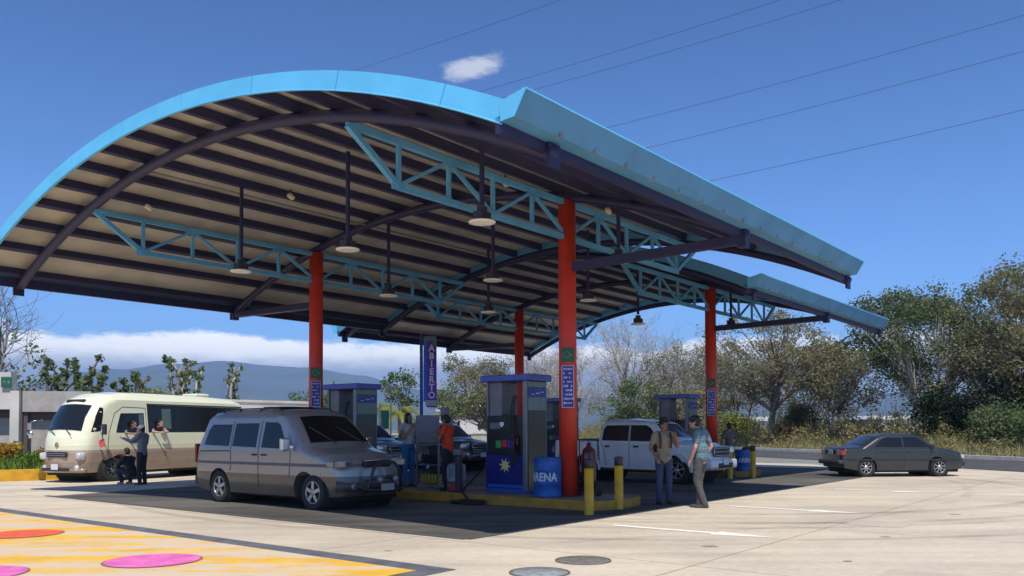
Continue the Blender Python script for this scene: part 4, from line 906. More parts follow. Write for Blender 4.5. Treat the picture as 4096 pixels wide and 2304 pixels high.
def dispenser(u, y, label, first=None):
    # local: x = u (faces at -x and +x), y left. 1.14 long (y), 0.70 deep (x), 2.65 tall
    if first is not None:
        r = copy_tree(first); r.location = W(u, y, 0.178); r['label'] = label; return r
    r = empty('fuel_dispenser', W(u, y, 0.178), PHI, label, 'fuel pump', 'fuel dispensers on the islands')
    L, Dp = 0.57, 0.35
    MB().rbox((0, 0, 0.92/2+0.04), (Dp*2, L*2, 0.90), 0.02).build('cabinet', M_db, r)
    MB().rbox((0, 0, 0.05), (Dp*2+0.04, L*2+0.04, 0.10), 0.01).build('plinth', mat('blue_plinth', (0.03, 0.10, 0.35), 0.5), r)
    MB().rbox((0, 0.02, 1.30), (Dp*2+0.02, L*2-0.12, 0.90), 0.02).build('meter_head', mat('black_pump_face', (0.012, 0.014, 0.015), 0.4), r)
    # end tower with panels (towards -y) and grey mast at +y
    e = MB(); e.rbox((0, -L+0.05, 1.28), (Dp*2+0.02, 0.12, 2.48), 0.015); e.build('end_tower', M_fr, r)
    for z0, z1, m in ((0.12, 1.86, M_grn), (1.87, 2.14, M_mint), (2.16, 2.34, mat('strong_blue_panel', (0.01, 0.055, 0.32), 0.35)), (2.35, 2.38, M_dk), (2.39, 2.50, M_mint)):
        MB().box((0, -L-0.016, (z0+z1)/2), (Dp*2-0.06, 0.012, z1-z0)).build('end_panel', m, r)
    for k, (dx, w) in enumerate(((-0.16, 0.10), (0.02, 0.14), (0.18, 0.10))): MB().box((dx, -L-0.024, 2.22+0.03*k), (w, 0.006, 0.014)).build('print', M_wht, r)
    MB().rbox((0, L-0.22, 2.10), (Dp*2-0.12, 0.36, 0.86), 0.03).build('mast', M_gry, r)
    MB().rbox((0, L-0.03, 1.35), (Dp*2-0.04, 0.05, 2.45), 0.01).build('frame_post', M_fr, r)
    MB().rbox((0, 0.0, 2.60), (Dp*2+0.14, L*2+0.22, 0.15), 0.02).build('cap', M_cap, r)
    for sx in (-1, 1):
        x = sx*(Dp+0.004)
        # meter face
        d = MB(); d.box((sx*(Dp+0.006), 0.30, 1.52), (0.02, 0.28, 0.14)); d.build('display', mat('lcd_grey', (0.16, 0.18, 0.17), 0.3), r)
        d = MB(); d.prism([Vector((0, a, b)) for a, b in ((0.10, 1.60), (0.22, 1.60), (0.22, 1.54), (0.16, 1.48), (0.10, 1.54))], (sx*(Dp+0.012), -0.05, 0), (0.008, 0, 0)); d.build('shield_badge', M_wht, r)
        for k, m in enumerate((M_bg, M_br, M_bb2)):
            MB().rbox((sx*(Dp+0.01), 0.20-0.17*k, 1.10+0.015*(k == 1)), (0.03, 0.14, 0.17), 0.01).build('grade_button', m, r)
        # sun-like emblem on the lower panel
        s = MB(); P = []
        for k in range(16):
            t = 2*math.pi*k/16+0.15; q = (0.155 if k % 2 == 0 else 0.078)*(1.15 if k in (0, 2, 14) else 1); P.append(Vector((0, 0.02+q*math.cos(t), 0.62+q*math.sin(t)*1.05)))
        s.prism(P, (x, 0, 0), (sx*0.006, 0, 0)); s.build('emblem', M_yel, r)
        MB().box((x, 0.0, 0.155), (0.008, L*2-0.14, 0.07)).build('blue_stripe', mat('strong_blue_stripe', (0.02, 0.12, 0.50), 0.4), r)
        # nozzles with hoses
        for k in range(2):
            yy = -0.26-0.10*k
            nz = MB(); nz.tube([(sx*(Dp+0.03), yy, 1.28), (sx*(Dp+0.07), yy, 1.12), (sx*(Dp+0.03), yy, 0.98)], 0.028, 8); nz.rbox((sx*(Dp+0.05), yy, 1.18), (0.06, 0.05, 0.16), 0.015)
            nn = nz.build('nozzle', (M_br, M_dk)[k], r)
            h = MB(); top = Vector((sx*(Dp-0.1), yy*0.6, 2.20)); lo = Vector((sx*(Dp+0.22), yy-0.05, 0.38+0.1*k)); ed = Vector((sx*(Dp+0.06), yy, 0.96))
            pts = [];
            for j in range(21):
                t = j/20; 
                p = top*(1-t)**3+3*(top+Vector((sx*0.25, 0, -0.3)))*(1-t)**2*t+3*(lo+Vector((0, 0, -0.55)))*(1-t)*t*t+ed*t**3; pts.append(p)
            h.tube(pts, 0.016, 6); h.build('hose', M_hose, r)
    r.scale = (1, 1, 0.955)
    return r
D1 = dispenser(0.20, 1.53, 'fuel pump on the near island, beside the front red column')
dispenser(0.20, 6.95, 'fuel pump between the silver van and the left red column', D1)
dispenser(12.15, 3.80, 'fuel pump behind the white pickup, near the right red column', D1)
dispenser(12.15, 8.75, 'fuel pump half hidden behind the front red column', D1)
# hose lying in a loop on the ground beside the near pump
mb = MB(); pts = [W(-0.35, 1.95, 0.75)]
for k in range(46):
    t = k/45*math.pi*4.4; q = 0.30+0.05*math.sin(t*1.7)
    pts.append(W(-1.25+q*0.55*math.cos(t)+0.05*k/45, 1.75+q*1.25*math.sin(t)-0.1*k/45, 0.03+0.022*(k//16)))
pts.insert(1, W(-0.95, 2.1, 0.24)); 
tag(mb.tube(pts, 0.022, 8).build('loose_hose', M_hose), 'black hose lying in loops at the foot of the near yellow kerb', 'hose')
# squeegee stand leg seen in front of the kerb: short grey post with base
r = empty('air_post', W(-0.55, 2.55, 0.178), PHI, 'dark grey waist-high post between the clear barrel and the near pump', 'post')
MB().rbox((0, 0, 0.42), (0.12, 0.12, 0.84), 0.02).build('post', mat('charcoal_post', (0.05, 0.05, 0.06), 0.5), r); MB().rbox((0, 0, 0.87), (0.20, 0.18, 0.12), 0.03).build('head', M_gry, r)
# bollards ---------------------------------------------------------
M_by = mat('yellow_bollard_paint', (0.60, 0.36, 0.02), 0.5, var=0.18, vscale=3); M_bk = mat('black_bollard_band', (0.03, 0.03, 0.03), 0.5)
bol = None
for x, yv, top, l in [(1.385, 15.35, 0.98, 'yellow bollard with black top, nearer one, at the rounded end of the island'), (2.06, 16.42, 1.02, 'yellow bollard with black top, standing alone just right of the nearer one'),
                      (6.70, 26.1, 0.95, 'yellow bollard far off beside the white pickup nose'), (7.55, 26.6, 0.95, 'yellow bollard far off just right of the small blue drum')]:
    if bol is None:
        bol = empty('bollard', (x, yv, 0), 0, l, 'bollard', 'yellow bollards at the island ends')
        MB().lathe([(0.085, 0), (0.085, 0.84), (0.0, 0.84)], n=18).build('post', M_by, bol); MB().lathe([(0.0, 0.842), (0.0835, 0.842), (0.084, 0.99), (0.07, 1.01), (0.0, 1.02)], n=18).build('black_top', M_bk, bol)
    else:
        c = copy_tree(bol); c.location = (x, yv, 0); c['label'] = l
# drums -------------------------------------------------------------
def text_mesh(body, size, ext=0.004, bold=0.0, bend=None, name='lettering', m=None, parent=None, loc=(0, 0, 0), rot=(0, 0, 0), sx=1.0, align='CENTER', spacing=1.0):
    cu = bpy.data.curves.new(name, 'FONT'); cu.body = body; cu.size = size; cu.extrude = ext; cu.offset = bold; cu.align_x = align; cu.align_y = 'CENTER'; cu.space_line = spacing; cu.resolution_u = 3
    t = bpy.data.objects.new('tmp', cu); COL.objects.link(t); bpy.context.view_layer.update()
    me = bpy.data.meshes.new_from_object(t.evaluated_get(bpy.context.evaluated_depsgraph_get())); bpy.data.objects.remove(t)
    for v in me.vertices:
        v.co.x *= sx
        if bend: a = v.co.x/bend; rr = bend+v.co.z; v.co = Vector((rr*math.sin(a), v.co.y, rr*math.cos(a)-bend))
    me.materials.clear(); me.materials.append(m)
    o = bpy.data.objects.new(name, me); COL.objects.link(o); o.parent = parent; o.location = loc; o.rotation_euler = rot; return o
M_drum = mat('blue_drum_paint', (0.015, 0.10, 0.38), 0.45, var=0.25, vscale=5)
def drum(loc, rz, word, label, k=1.0):
    r = empty('drum', loc, rz, label, 'drum')
    prof = [(0.0, 0.0), (0.275, 0.0), (0.29, 0.015), (0.285, 0.03), (0.285, 0.26), (0.297, 0.275), (0.285, 0.29), (0.285, 0.52), (0.297, 0.535), (0.285, 0.55), (0.285, 0.77), (0.293, 0.785), (0.28, 0.80), (0.27, 0.78), (0.27, 0.60), (0.0, 0.60)]
    MB().lathe([(a*k, b*k) for a, b in prof], n=30).build('shell', M_drum, r)
    MB().lathe([(0.0, 0.605*k), (0.268*k, 0.60*k)], n=20).build('sand', mat('sand_fill', (0.35, 0.28, 0.18), 0.95), r)
    text_mesh(word, 0.24*k, 0.002, 0.006, 0.289*k, 'lettering', mat('faded_white_letters', (0.62, 0.66, 0.74), 0.6, var=0.3, vscale=20), r, (0, -0.289*k, 0.40*k), (math.pi/2, 0, 0), 0.82)
    return r
drum(W(-0.38, 0.25, 0.178), -0.45, 'ARENA', 'open blue steel drum lettered ARENA, against the foot of the front red column')
drum(W(11.9, 1.35, 0.178), 0.3, 'ARENA', 'small blue drum between the two far yellow bollards', 0.85)
# clear water barrel with a red base
r = empty('barrel', W(-0.35, 2.80, 0.178), 0, 'cloudy see-through plastic barrel with reddish bottom, between the man in red and the near pump', 'barrel')
mclr = mat('cloudy_plastic', (0.42, 0.46, 0.52), 0.25); mclr.node_tree.nodes['Principled BSDF'].inputs['Transmission Weight'].default_value = 0.55
MB().lathe([(0.0, 0.20), (0.20, 0.20), (0.215, 0.30), (0.215, 0.52), (0.19, 0.60), (0.10, 0.63), (0.0, 0.64)], n=22).build('upper_shell', mclr, r)
MB().lathe([(0.0, 0.0), (0.19, 0.0), (0.205, 0.04), (0.20, 0.199), (0.0, 0.2)], n=22).build('red_base', mat('dull_red_plastic', (0.32, 0.06, 0.05), 0.5), r)
# red fire extinguisher trolley behind the first bollard
r = empty('fire_extinguisher', W(0.22, -0.36, 0.178), PHI, 'large dark red wheeled fire extinguisher just behind the nearer yellow bollard', 'extinguisher')
M_fx = mat('dark_red_cylinder', (0.09, 0.008, 0.012), 0.35, coat=0.3)
MB().lathe([(0.0, 0.12), (0.13, 0.14), (0.15, 0.2), (0.15, 0.85), (0.13, 0.95), (0.05, 1.02), (0.045, 1.08), (0.0, 1.10)], n=20).build('cylinder', M_fx, r)
for s in (-1, 1): MB().lathe([(0.0, s*0.19), (0.14, s*0.19), (0.15, s*0.20), (0.15, s*0.235), (0.0, s*0.24)], (0.02, 0, 0.15), 18, 'y').build('wheel', M_tyre, r)
MB().tube([(-0.16, -0.12, 0.15), (-0.17, -0.12, 1.12), (-0.17, 0.12, 1.12), (-0.16, 0.12, 0.15)], 0.014, 6).build('handle_frame', M_fx, r)
MB().tube([(0.0, 0, 1.08), (0.14, 0.05, 1.05), (0.18, 0.06, 0.7), (0.15, 0.1, 0.45)], 0.014, 6).build('hose', M_hose, r)
# display rack with oil bottles ------------------------------------------------
r = empty('display_rack', W(0.10, 3.92, 0.178), PHI, 'pale metal display rack with open shelves, left of the man in the red shirt', 'shelf rack')
for sx in (-0.22, 0.22):
    for sy in (-0.36, 0.34): MB().box((sx, sy, 0.85), (0.035, 0.035, 1.70)).build('upright', M_fr, r)
MB().rbox((-0.235, -0.01, 1.38), (0.02, 0.70, 0.62), 0.01).build('header_panel', M_gry, r)
MB().rbox((0, -0.36, 1.72), (0.16, 0.14, 0.34), 0.02).build('card_terminal', M_gry, r)
for z in (0.10, 0.55, 1.02, 1.70): MB().box((0, -0.01, z), (0.44, 0.70, 0.025)).build('shelf', M_fr, r)
MB().box((0.20, -0.01, 0.56), (0.012, 0.68, 0.86)).build('back_panel', mat('dim_back_panel', (0.10, 0.10, 0.11), 0.6), r)
proto = None; rows = [(0.11, M_yel, 'yellow oil bottle on the bottom shelf of the rack', 'yellow oil bottles on the rack'), (0.565, M_dk, 'dark oil bottle on the middle shelf of the rack', 'dark oil bottles on the rack')]
for z, m, l, g in rows:
    first = None
    for k in range(6):
        p = W(0.10-0.08, 3.92-0.27+k*0.105, 0.178+z+0.004)
        if first is None:
            first = empty('oil_bottle', p, PHI, l, 'bottle', g); MB().rbox((0, 0, 0.11), (0.10, 0.075, 0.22), 0.02).build('bottle_body', mat('dull_yellow_plastic', (0.42, 0.36, 0.05), 0.4) if m is M_yel else M_dk, first); MB().lathe([(0.02, 0.22), (0.02, 0.27), (0.0, 0.27)], n=10).build('cap', M_blk, first)
        else: c = copy_tree(first); c.location = p; c['label'] = l.replace(' bottle', ' bottle, '+('', 'second', 'third', 'fourth', 'fifth', 'last')[k]+' from the rear end,')
    first['label'] = l.replace(' bottle', ' bottle, first from the front end,')
# signs on the columns -------------------------------------------------------
M_sg = mat('dark_green_sign', (0.015, 0.11, 0.055), 0.5); M_sb = mat('blue_notice', (0.035, 0.045, 0.30), 0.5); M_sw = mat('lilac_white_print', (0.55, 0.55, 0.70), 0.6)
def col_signs(u, y, who):
    base = W(u, y, 0); d = Vector((-base.x, -base.y, 0)).normalized(); ang = math.atan2(d.y, d.x)+math.pi/2   # faces drivers coming from the entrance
    p = base+d*0.20; 
    r = empty('column_sign', (p.x, p.y, 3.07), ang, 'square dark green pictogram sign on '+who, 'sign', 'green signs on the red columns')
    MB().rbox((0, 0, 0), (0.27, 0.02, 0.29), 0.008).build('board', M_sg, r)
    g = MB(); g.lathe([(0.055, -0.013), (0.075, -0.013), (0.075, -0.017), (0.055, -0.017)], (-0.02, 0, 0), 16, 'y'); g.box((0.07, -0.014, 0), (0.05, 0.006, 0.03)); g.box((-0.09, -0.014, 0.0), (0.03, 0.006, 0.06)); g.build('pictogram', mat('dim_sign_print', (0.16, 0.2, 0.17), 0.6), r)
    r = empty('column_notice', (p.x, p.y, 2.42), ang, 'tall blue notice with rows of white print on '+who, 'notice', 'blue notices on the red columns')
    MB().rbox((0, 0, 0), (0.25, 0.02, 0.86), 0.01).build('board', M_sb, r)
    g = MB(); g.box((0, -0.0115, 0.425), (0.25, 0.004, 0.012)); g.box((0, -0.0115, -0.425), (0.25, 0.004, 0.012)); g.box((-0.119, -0.0115, 0), (0.012, 0.004, 0.84)); g.box((0.119, -0.0115, 0), (0.012, 0.004, 0.84)); g.build('border', M_sw, r)
    rnd = random.Random(5)
    for k in range(9):
        z = 0.36-k*0.087; g = MB(); x = -0.09
        while x < 0.08:
            w = rnd.uniform(0.014, 0.04); 
            if rnd.random() > 0.15: g.box((x+w/2, -0.0125, z), (w, 0.004, rnd.choice((0.035, 0.045, 0.028))))
            x += w+rnd.uniform(0.008, 0.014)
        g.build('print_row', M_sw, r)
col_signs(0, 0, 'the front red column'); col_signs(0, 8.16, 'the left red column'); col_signs(11.96, 2.44, 'the far right red column')
# ABIERTO pylon banner ----------------------------------------------------------
r = empty('banner_sign', (-3.36, 34.0, 0), 0.10, 'tall blue and purple vertical sign reading ABIERTO on a blue post, beyond the pumps', 'sign')
MB().rbox((-0.28, 0, 2.7), (0.13, 0.13, 5.4), 0.02).build('post', mat('blue_post_paint', (0.04, 0.07, 0.40), 0.5), r)
MB().rbox((-0.13, -0.03, 3.85), (0.14, 0.06, 2.35), 0.01).build('side_panel', mat('bright_blue_panel', (0.02, 0.17, 0.78), 0.4), r)
MB().rbox((0.13, -0.02, 3.90), (0.40, 0.07, 2.90), 0.02).build('board', mat('purple_panel', (0.14, 0.04, 0.62), 0.45), r)
MB().rbox((0.10, -0.06, 2.62), (0.44, 0.06, 0.22), 0.01).build('lower_plate', mat('pale_violet_plate', (0.45, 0.48, 0.62), 0.5), r)
g = MB(); g.prism([Vector((-0.19, 0, 5.30)), Vector((0.32, 0, 5.30)), Vector((0.32, 0, 4.78)), Vector((0.18, 0, 5.05)), Vector((0.02, 0, 5.16)), Vector((-0.12, 0, 4.98)), Vector((-0.19, 0, 4.80))], (0, -0.064, 0), (0, 0.006, 0)); g.build('mint_corner', M_mint, r)
for k, ch in enumerate('ABIERTO'):
    text_mesh(ch, 0.36, 0.004, 0.012, None, 'letter', M_wht, r, (0.13, -0.068, 4.82-k*0.315), (math.pi/2, 0, 0), 0.95)
# green box sign and pale panels seen right of the left pump
r = empty('notice_board', (-4.95, 33.0, 0), 0.05, 'small green board with a pale frame, beyond the left pump', 'board')
MB().rbox((0, 0, 1.95), (0.30, 0.05, 0.72), 0.01).build('board', mat('mid_green_board', (0.03, 0.22, 0.13), 0.5), r)
for s in (-1, 1): MB().rbox((s*0.22, 0, 1.3), (0.06, 0.06, 2.6), 0.01).build('post', mat('white_post', (0.6, 0.6, 0.58), 0.5), r)
# manhole covers -------------------------------------------------------------------
for (x, y), rad, l in (((0.83, 10.03), 0.33, 'round iron manhole cover, the farther and browner of the two on the concrete'), ((0.29, 9.20), 0.33, 'round grey manhole cover, the one nearest the camera')):
    r = empty('manhole_cover', (x, y, 0), 0.3, l, 'manhole cover', 'manhole covers in the foreground')
    m = mat('rusty_grey_iron' if y > 9.5 else 'painted_grey_iron', (0.26, 0.235, 0.195) if y > 9.5 else (0.33, 0.34, 0.34), 0.7, 0.2, 0.25, 9, bump=0.3)
    MB().lathe([(0.0, 0.010), (rad-0.03, 0.010), (rad-0.028, 0.006)], n=40).build('lid', m, r)
    MB().lathe([(rad-0.02, 0.004), (rad-0.018, 0.012), (rad, 0.012), (rad+0.004, 0.0)], n=40).build('rim', mat('dark_iron_rim', (0.13, 0.12, 0.11), 0.8), r)
    if y > 9.5:
        for q in range(-5, 6):
            h = math.sqrt(max(0, (rad-0.05)**2-(q*0.05)**2))
            if h > 0.05: MB().box((q*0.05, 0, 0.0125), (0.018, 2*h, 0.005)).build('rib', m, r)
# perimeter wall on the left --------------------------------------------------------
M_wall = mat('pale_render_wall', (0.62, 0.58, 0.53), 0.9, var=0.12, vscale=1.0, bump=0.15); M_wd = mat('grey_block_wall', (0.40, 0.37, 0.34), 0.9, var=0.15, vscale=2.0); M_wdk = mat('brown_shutter', (0.11, 0.085, 0.08), 0.8)
def seg_wall(a, b, z0, z1, th, name, parent, m, extra=None):
    a = Vector(a); b = Vector(b); d = (b-a); L = d.length; ang = math.atan2(d.y, d.x); Mx = Matrix.Rotation(ang, 3, 'Z')
    return MB().box(((a.x+b.x)/2, (a.y+b.y)/2, (z0+z1)/2), (L, th, z1-z0), Mx).build(name, m, parent)
r = empty('boundary_wall', (0, 0, 0), 0, 'long pale rendered boundary wall behind the minibus, with recessed shutters at its left end', 'wall')
A = Vector((-20.4, 35.0)); B = Vector((-11.0, 46.8)); dW = (B-A).normalized()
seg_wall(A+dW*2.6, B, 0, 3.0, 0.22, 'wall', r, M_wall); seg_wall(A+dW*2.6, B, 3.0, 3.12, 0.34, 'coping', r, M_wall)
seg_wall(A+dW*5.0, A+dW*5.35, 0, 2.98, 0.40, 'pier', r, M_wall); seg_wall(A+dW*9.0, A+dW*9.35, 0, 2.98, 0.40, 'pier', r, M_wall)
# gate house pier and lintel with recesses
seg_wall((-26.0, 34.2), (-20.35, 34.55), 2.45, 3.95, 0.5, 'lintel', r, M_wall)
seg_wall((-20.35, 34.50), (-20.0, 34.53), 0, 3.2, 0.5, 'pier', r, M_wall)
seg_wall((-20.0, 34.65), (-17.6, 35.4), 2.35, 3.2, 0.4, 'lintel', r, M_wd)
seg_wall((-20.0, 34.95), (-17.4, 35.8), 0, 2.35, 0.12, 'recess_panel', r, M_wd); seg_wall((-20.0, 34.80), (-17.4, 35.6), 2.02, 2.34, 0.10, 'shutter_box', r, M_wdk); seg_wall((-19.99, 34.7), (-19.86, 34.75), 0, 2.34, 0.3, 'door_frame', r, M_wdk)
seg_wall((-26.0, 34.7), (-20.36, 35.0), 0, 2.45, 0.12, 'recess_panel', r, M_wd); seg_wall((-26.0, 34.55), (-20.36, 34.85), 2.12, 2.44, 0.10, 'shutter_box', r, M_wdk)
seg_wall((-17.75, 35.35), (-17.45, 35.5), 0, 3.1, 0.4, 'pier', r, M_wall)
r = empty('wall_sign', (-20.42, 34.18, 3.55), 0.06, 'square dark green sign with pale edge on the top corner of the left wall', 'sign')
MB().rbox((0, 0, 0), (0.48, 0.03, 0.44), 0.01).build('frame', M_mint, r); MB().rbox((0, -0.02, 0), (0.42, 0.02, 0.38), 0.01).build('board', M_sg, r)
g = MB(); g.box((-0.09, -0.034, 0.02), (0.08, 0.006, 0.10)); g.box((0.08, -0.034, -0.01), (0.07, 0.006, 0.12)); g.build('pictogram', mat('dim_sign_print', (0.16, 0.2, 0.17), 0.6), r)
# planter kerb
r = empty('planter', (0, 0, 0), 0, 'planting bed with a thick orange-yellow kerb at the left edge, in front of the wall', 'planter')
kp = [(-26, 24.6), (-19.2, 25.3), (-16.2, 26.0), (-14.6, 27.2), (-14.2, 29.0), (-15.0, 33.5)]
for a, b in zip(kp[:-1], kp[1:]):
    a = Vector(a); b = Vector(b); d = (b-a).normalized()
    seg_wall(a-d*0.06, b+d*0.06, 0, 0.36, 0.28, 'kerb', r, M_ykerb)
mb = MB(); mb.add([(x, y, 0.28) for x, y in kp]+[(-20, 34.4, 0.28), (-27, 34, 0.28)], [tuple(range(8))], False); mb.build('soil', mat('planter_soil', (0.06, 0.05, 0.03), 0.95), r)
# low pale wall, far sheds and houses glimpsed through the pumps --------------------------------
r = empty('low_wall', (0, 0, 0), 0, 'low pale wall crossing behind the pumps, left of the far trees', 'wall')
seg_wall((-11, 47), (1.5, 58.0), 0, 1.25, 0.25, 'wall', r, mat('pale_yellow_wall', (0.50, 0.46, 0.36), 0.9)); seg_wall((-11, 47), (1.5, 58.0), 1.25, 1.33, 0.35, 'coping', r, M_wall)
def far_house(x, y, w, h, label, wall=(0.62, 0.60, 0.56), rot=0.1):
    r = empty('far_building', (x, y, 0), rot, label, 'building', 'white buildings seen far off between the trees')
    MB().box((0, 0, h/2), (w, 7, h)).build('wall', mat('whitewashed_wall', wall, 0.9), r)
    MB().prism([Vector((-w/2-0.5, 0, h)), Vector((w/2+0.5, 0, h)), Vector((w/2, 0, h+0.9)), Vector((-w/2, 0, h+0.9))], (0, -4.2, 0), (0, 8.4, 0)).build('roof', mat('white_metal_roof', (0.72, 0.72, 0.70), 0.5), r)
    for k in range(int(w//4)):
        MB().box((-w/2+2+k*4, -3.53, h*0.55), (1.6, 0.08, 1.1)).build('window', M_glass, r)
far_house(-4.2, 118, 12, 4.0, 'long white shed far off behind the vertical ABIERTO sign')
far_house(92, 210, 12, 3.6, 'white building far beyond the dark tree behind the saloon')
far_house(52, 190, 9, 3.2, 'small white building far beyond the scrub behind the right red column')
# power line ------------------------------------------------------------------------------------
M_pole = mat('galvanised_pole', (0.22, 0.22, 0.22), 0.6, 0.4); M_wire = mat('overhead_cable', (0.06, 0.08, 0.14), 0.7)
def pole(x, y, h, label):
    r = empty('transmission_pole', (x, y, 0), 0.85, label, 'power pole', 'steel poles carrying the power lines')
    MB().lathe([(0.20, 0), (0.09, h), (0.0, h)], n=14).build('shaft', M_pole, r)
    return r
P1 = Vector((-15.9, 70.0)); P2 = Vector((38.3, 32.5))
p1 = pole(P1.x, P1.y, 29.5, 'tall steel power pole hidden behind the left red column and roof'); p2 = pole(P2.x, P2.y, 29.5, 'tall steel power pole standing off to the right, outside the view')
def pix(xp, yp):
    # view ray through a picture point as direction
    a = (xp*4096/2576-2048)/3385.8; b = -(yp*4096/2576-1152-453.1)/3385.8
    c, s = math.cos(PITCH), math.sin(PITCH); return Vector((a, c-s*b, s+c*b))
lines = [((1415, 0), (880, 180)), ((1975, 0), (1210, 230)), ((2130, 0), (1330, 230)), ((2576, 45), (1510, 327)), ((2576, 135), (1610, 378)), ((2576, 282), (1765, 462))]
dd = (P2-P1); SAG = 0.9
hs = []
for A_, B_ in lines:
    eq = []
    for px in (A_, B_):
        v = pix(*px)
        # intersect vertical plane of the line
        n = Vector((dd.y, -dd.x)); t = (n.x*P1.x+n.y*P1.y)/(n.x*v.x+n.y*v.y); q = v*t; f = ((q.x-P1.x)*dd.x+(q.y-P1.y)*dd.y)/dd.length_squared
        eq.append((f, q.z+HC+4*SAG*f*(1-f)))
    (f1, z1), (f2, z2) = eq; k = (z2-z1)/(f2-f1); h1 = z1-k*f1; h2 = h1+k; hs.append((h1, h2))
    pts = [(P1.x+dd.x*t/30, P1.y+dd.y*t/30, h1+(h2-h1)*t/30-4*SAG*(t/30)*(1-t/30)) for t in range(31)]
    tag(MB().tube(pts, 0.014, 5).build('power_cable', M_wire), ['highest', 'second highest', 'third highest', 'fourth', 'fifth', 'lowest'][len(hs)-1]+' of the thin dark cables crossing the sky', 'cable', 'power cables crossing the sky')
print('POLE HEIGHTS', hs)
for i, pr in ((0, p1), (1, p2)):
    for h in hs:
        MB().bar((-0.5, 0, h[i]+0.1), (0.5, 0, h[i]+0.1), 0.08, 0.10).build('cross_arm', M_pole, pr); MB().lathe([(0.0, 0.0), (0.05, 0.0), (0.06, 0.05), (0.03, 0.12)], (0, 0, h[i]-0.02), 10).build('insulator', mat('porcelain_brown', (0.15, 0.07, 0.04), 0.3), pr)
# ================================================================== trees, shrubs and grass
def leaf_mat(name, a, b, c=None, scale=0.5):
    if name in _mats: return _mats[name]
    k_ = 1.0 if name in ('deep_green_leaves', 'orange_yellow_leaves', 'bright_grass_leaves') else 1.2; a, b = [x*k_ for x in a], [x*k_ for x in b]; c = [x*k_ for x in c] if c else None
    m = bpy.data.materials.new(name); m.use_nodes = True; t = m.node_tree; p = t.nodes['Principled BSDF']
    p.inputs['Roughness'].default_value = 0.6; p.inputs['Specular IOR Level'].default_value = 0.25
    tcn = t.nodes.new('ShaderNodeTexCoord')
    n0 = N(t, 'ShaderNodeTexNoise', i_Scale=scale, i_Detail=3.0); t.links.new(tcn.outputs['Object'], n0.inputs['Vector'])
    n9 = N(t, 'ShaderNodeTexNoise', i_Scale=9.0, i_Detail=1.0); t.links.new(tcn.outputs['Object'], n9.inputs['Vector'])
    mx = N(t, 'ShaderNodeMix', data_type='RGBA'); mx.inputs[6].default_value = (*a, 1); mx.inputs[7].default_value = (*b, 1)
    t.links.new(mrange(t, n0.outputs[0], 0.35, 0.65), mx.inputs[0])
    m2 = N(t, 'ShaderNodeMix', data_type='RGBA'); m2.inputs[7].default_value = (*(c or b), 1); t.links.new(mx.outputs[2], m2.inputs[6]); t.links.new(mrange(t, n9.outputs[0], 0.5, 0.75), m2.inputs[0])
    t.links.new(m2.outputs[2], p.inputs['Base Color'])
    # light comes through thin leaves
    tr = t.nodes.new('ShaderNodeBsdfTranslucent'); t.links.new(m2.outputs[2], tr.inputs[0]); ms = t.nodes.new('ShaderNodeMixShader'); ms.inputs[0].default_value = 0.42
    t.links.new(p.outputs[0], ms.inputs[1]); t.links.new(tr.outputs[0], ms.inputs[2]); t.links.new(ms.outputs[0], t.nodes['Material Output'].inputs['Surface'])
    _mats[name] = m; return m
M_bark = mat('grey_brown_bark', (0.17, 0.14, 0.11), 0.9, var=0.3, vscale=4, bump=0.4, bscale=20)
M_barkp = mat('pale_dry_bark', (0.46, 0.42, 0.37), 0.9, var=0.25, vscale=4)
M_barkd = mat('dark_bark', (0.075, 0.06, 0.05), 0.9, var=0.3, vscale=4)
L_olive = leaf_mat('olive_leaves', (0.17, 0.18, 0.08), (0.25, 0.22, 0.12), (0.33, 0.29, 0.18))
L_dark = leaf_mat('dark_green_leaves', (0.08, 0.12, 0.045), (0.14, 0.17, 0.07), (0.23, 0.235, 0.12))
L_brown = leaf_mat('brownish_dry_leaves', (0.27, 0.235, 0.145), (0.21, 0.215, 0.11), (0.38, 0.34, 0.25))
L_green = leaf_mat('mid_green_leaves', (0.08, 0.14, 0.05), (0.15, 0.19, 0.075), (0.22, 0.23, 0.11))
L_lime = leaf_mat('yellow_green_leaves', (0.20, 0.24, 0.05), (0.30, 0.30, 0.08), (0.36, 0.32, 0.12))
L_grey = leaf_mat('grey_twig_leaves', (0.38, 0.34, 0.28), (0.46, 0.42, 0.35), (0.28, 0.26, 0.18))
L_scrub = leaf_mat('scrub_leaves', (0.19, 0.195, 0.075), (0.33, 0.28, 0.12), (0.42, 0.35, 0.18), 0.3)
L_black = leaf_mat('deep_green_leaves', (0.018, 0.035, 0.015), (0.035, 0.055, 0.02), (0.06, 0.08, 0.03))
def leaves(mb, c, rad, n, size, rnd, flat=1.0):
    for _ in range(n):
        # gaussian clump, so crowns keep ragged edges
        o = Vector((rnd.gauss(0, 1), rnd.gauss(0, 1), rnd.gauss(0, flat)))
        if o.length > 1.7: o *= 1.7/o.length*rnd.random()
        o *= rad*0.62
        p = c+o; a = Vector((rnd.uniform(-1, 1), rnd.uniform(-1, 1), rnd.uniform(-0.6, 0.8))).normalized(); b = a.cross(Vector((rnd.uniform(-1, 1), rnd.uniform(-1, 1), rnd.uniform(-1, 1)))).normalized()
        s = size*rnd.uniform(0.6, 1.3); a *= s; b *= s*0.55
        i = len(mb.v); mb.v += [tuple(p-a), tuple(p+b), tuple(p+a), tuple(p-b)]; mb.f.append((i, i+1, i+2, i+3)); mb.m.append(0); mb.sm.append(False)
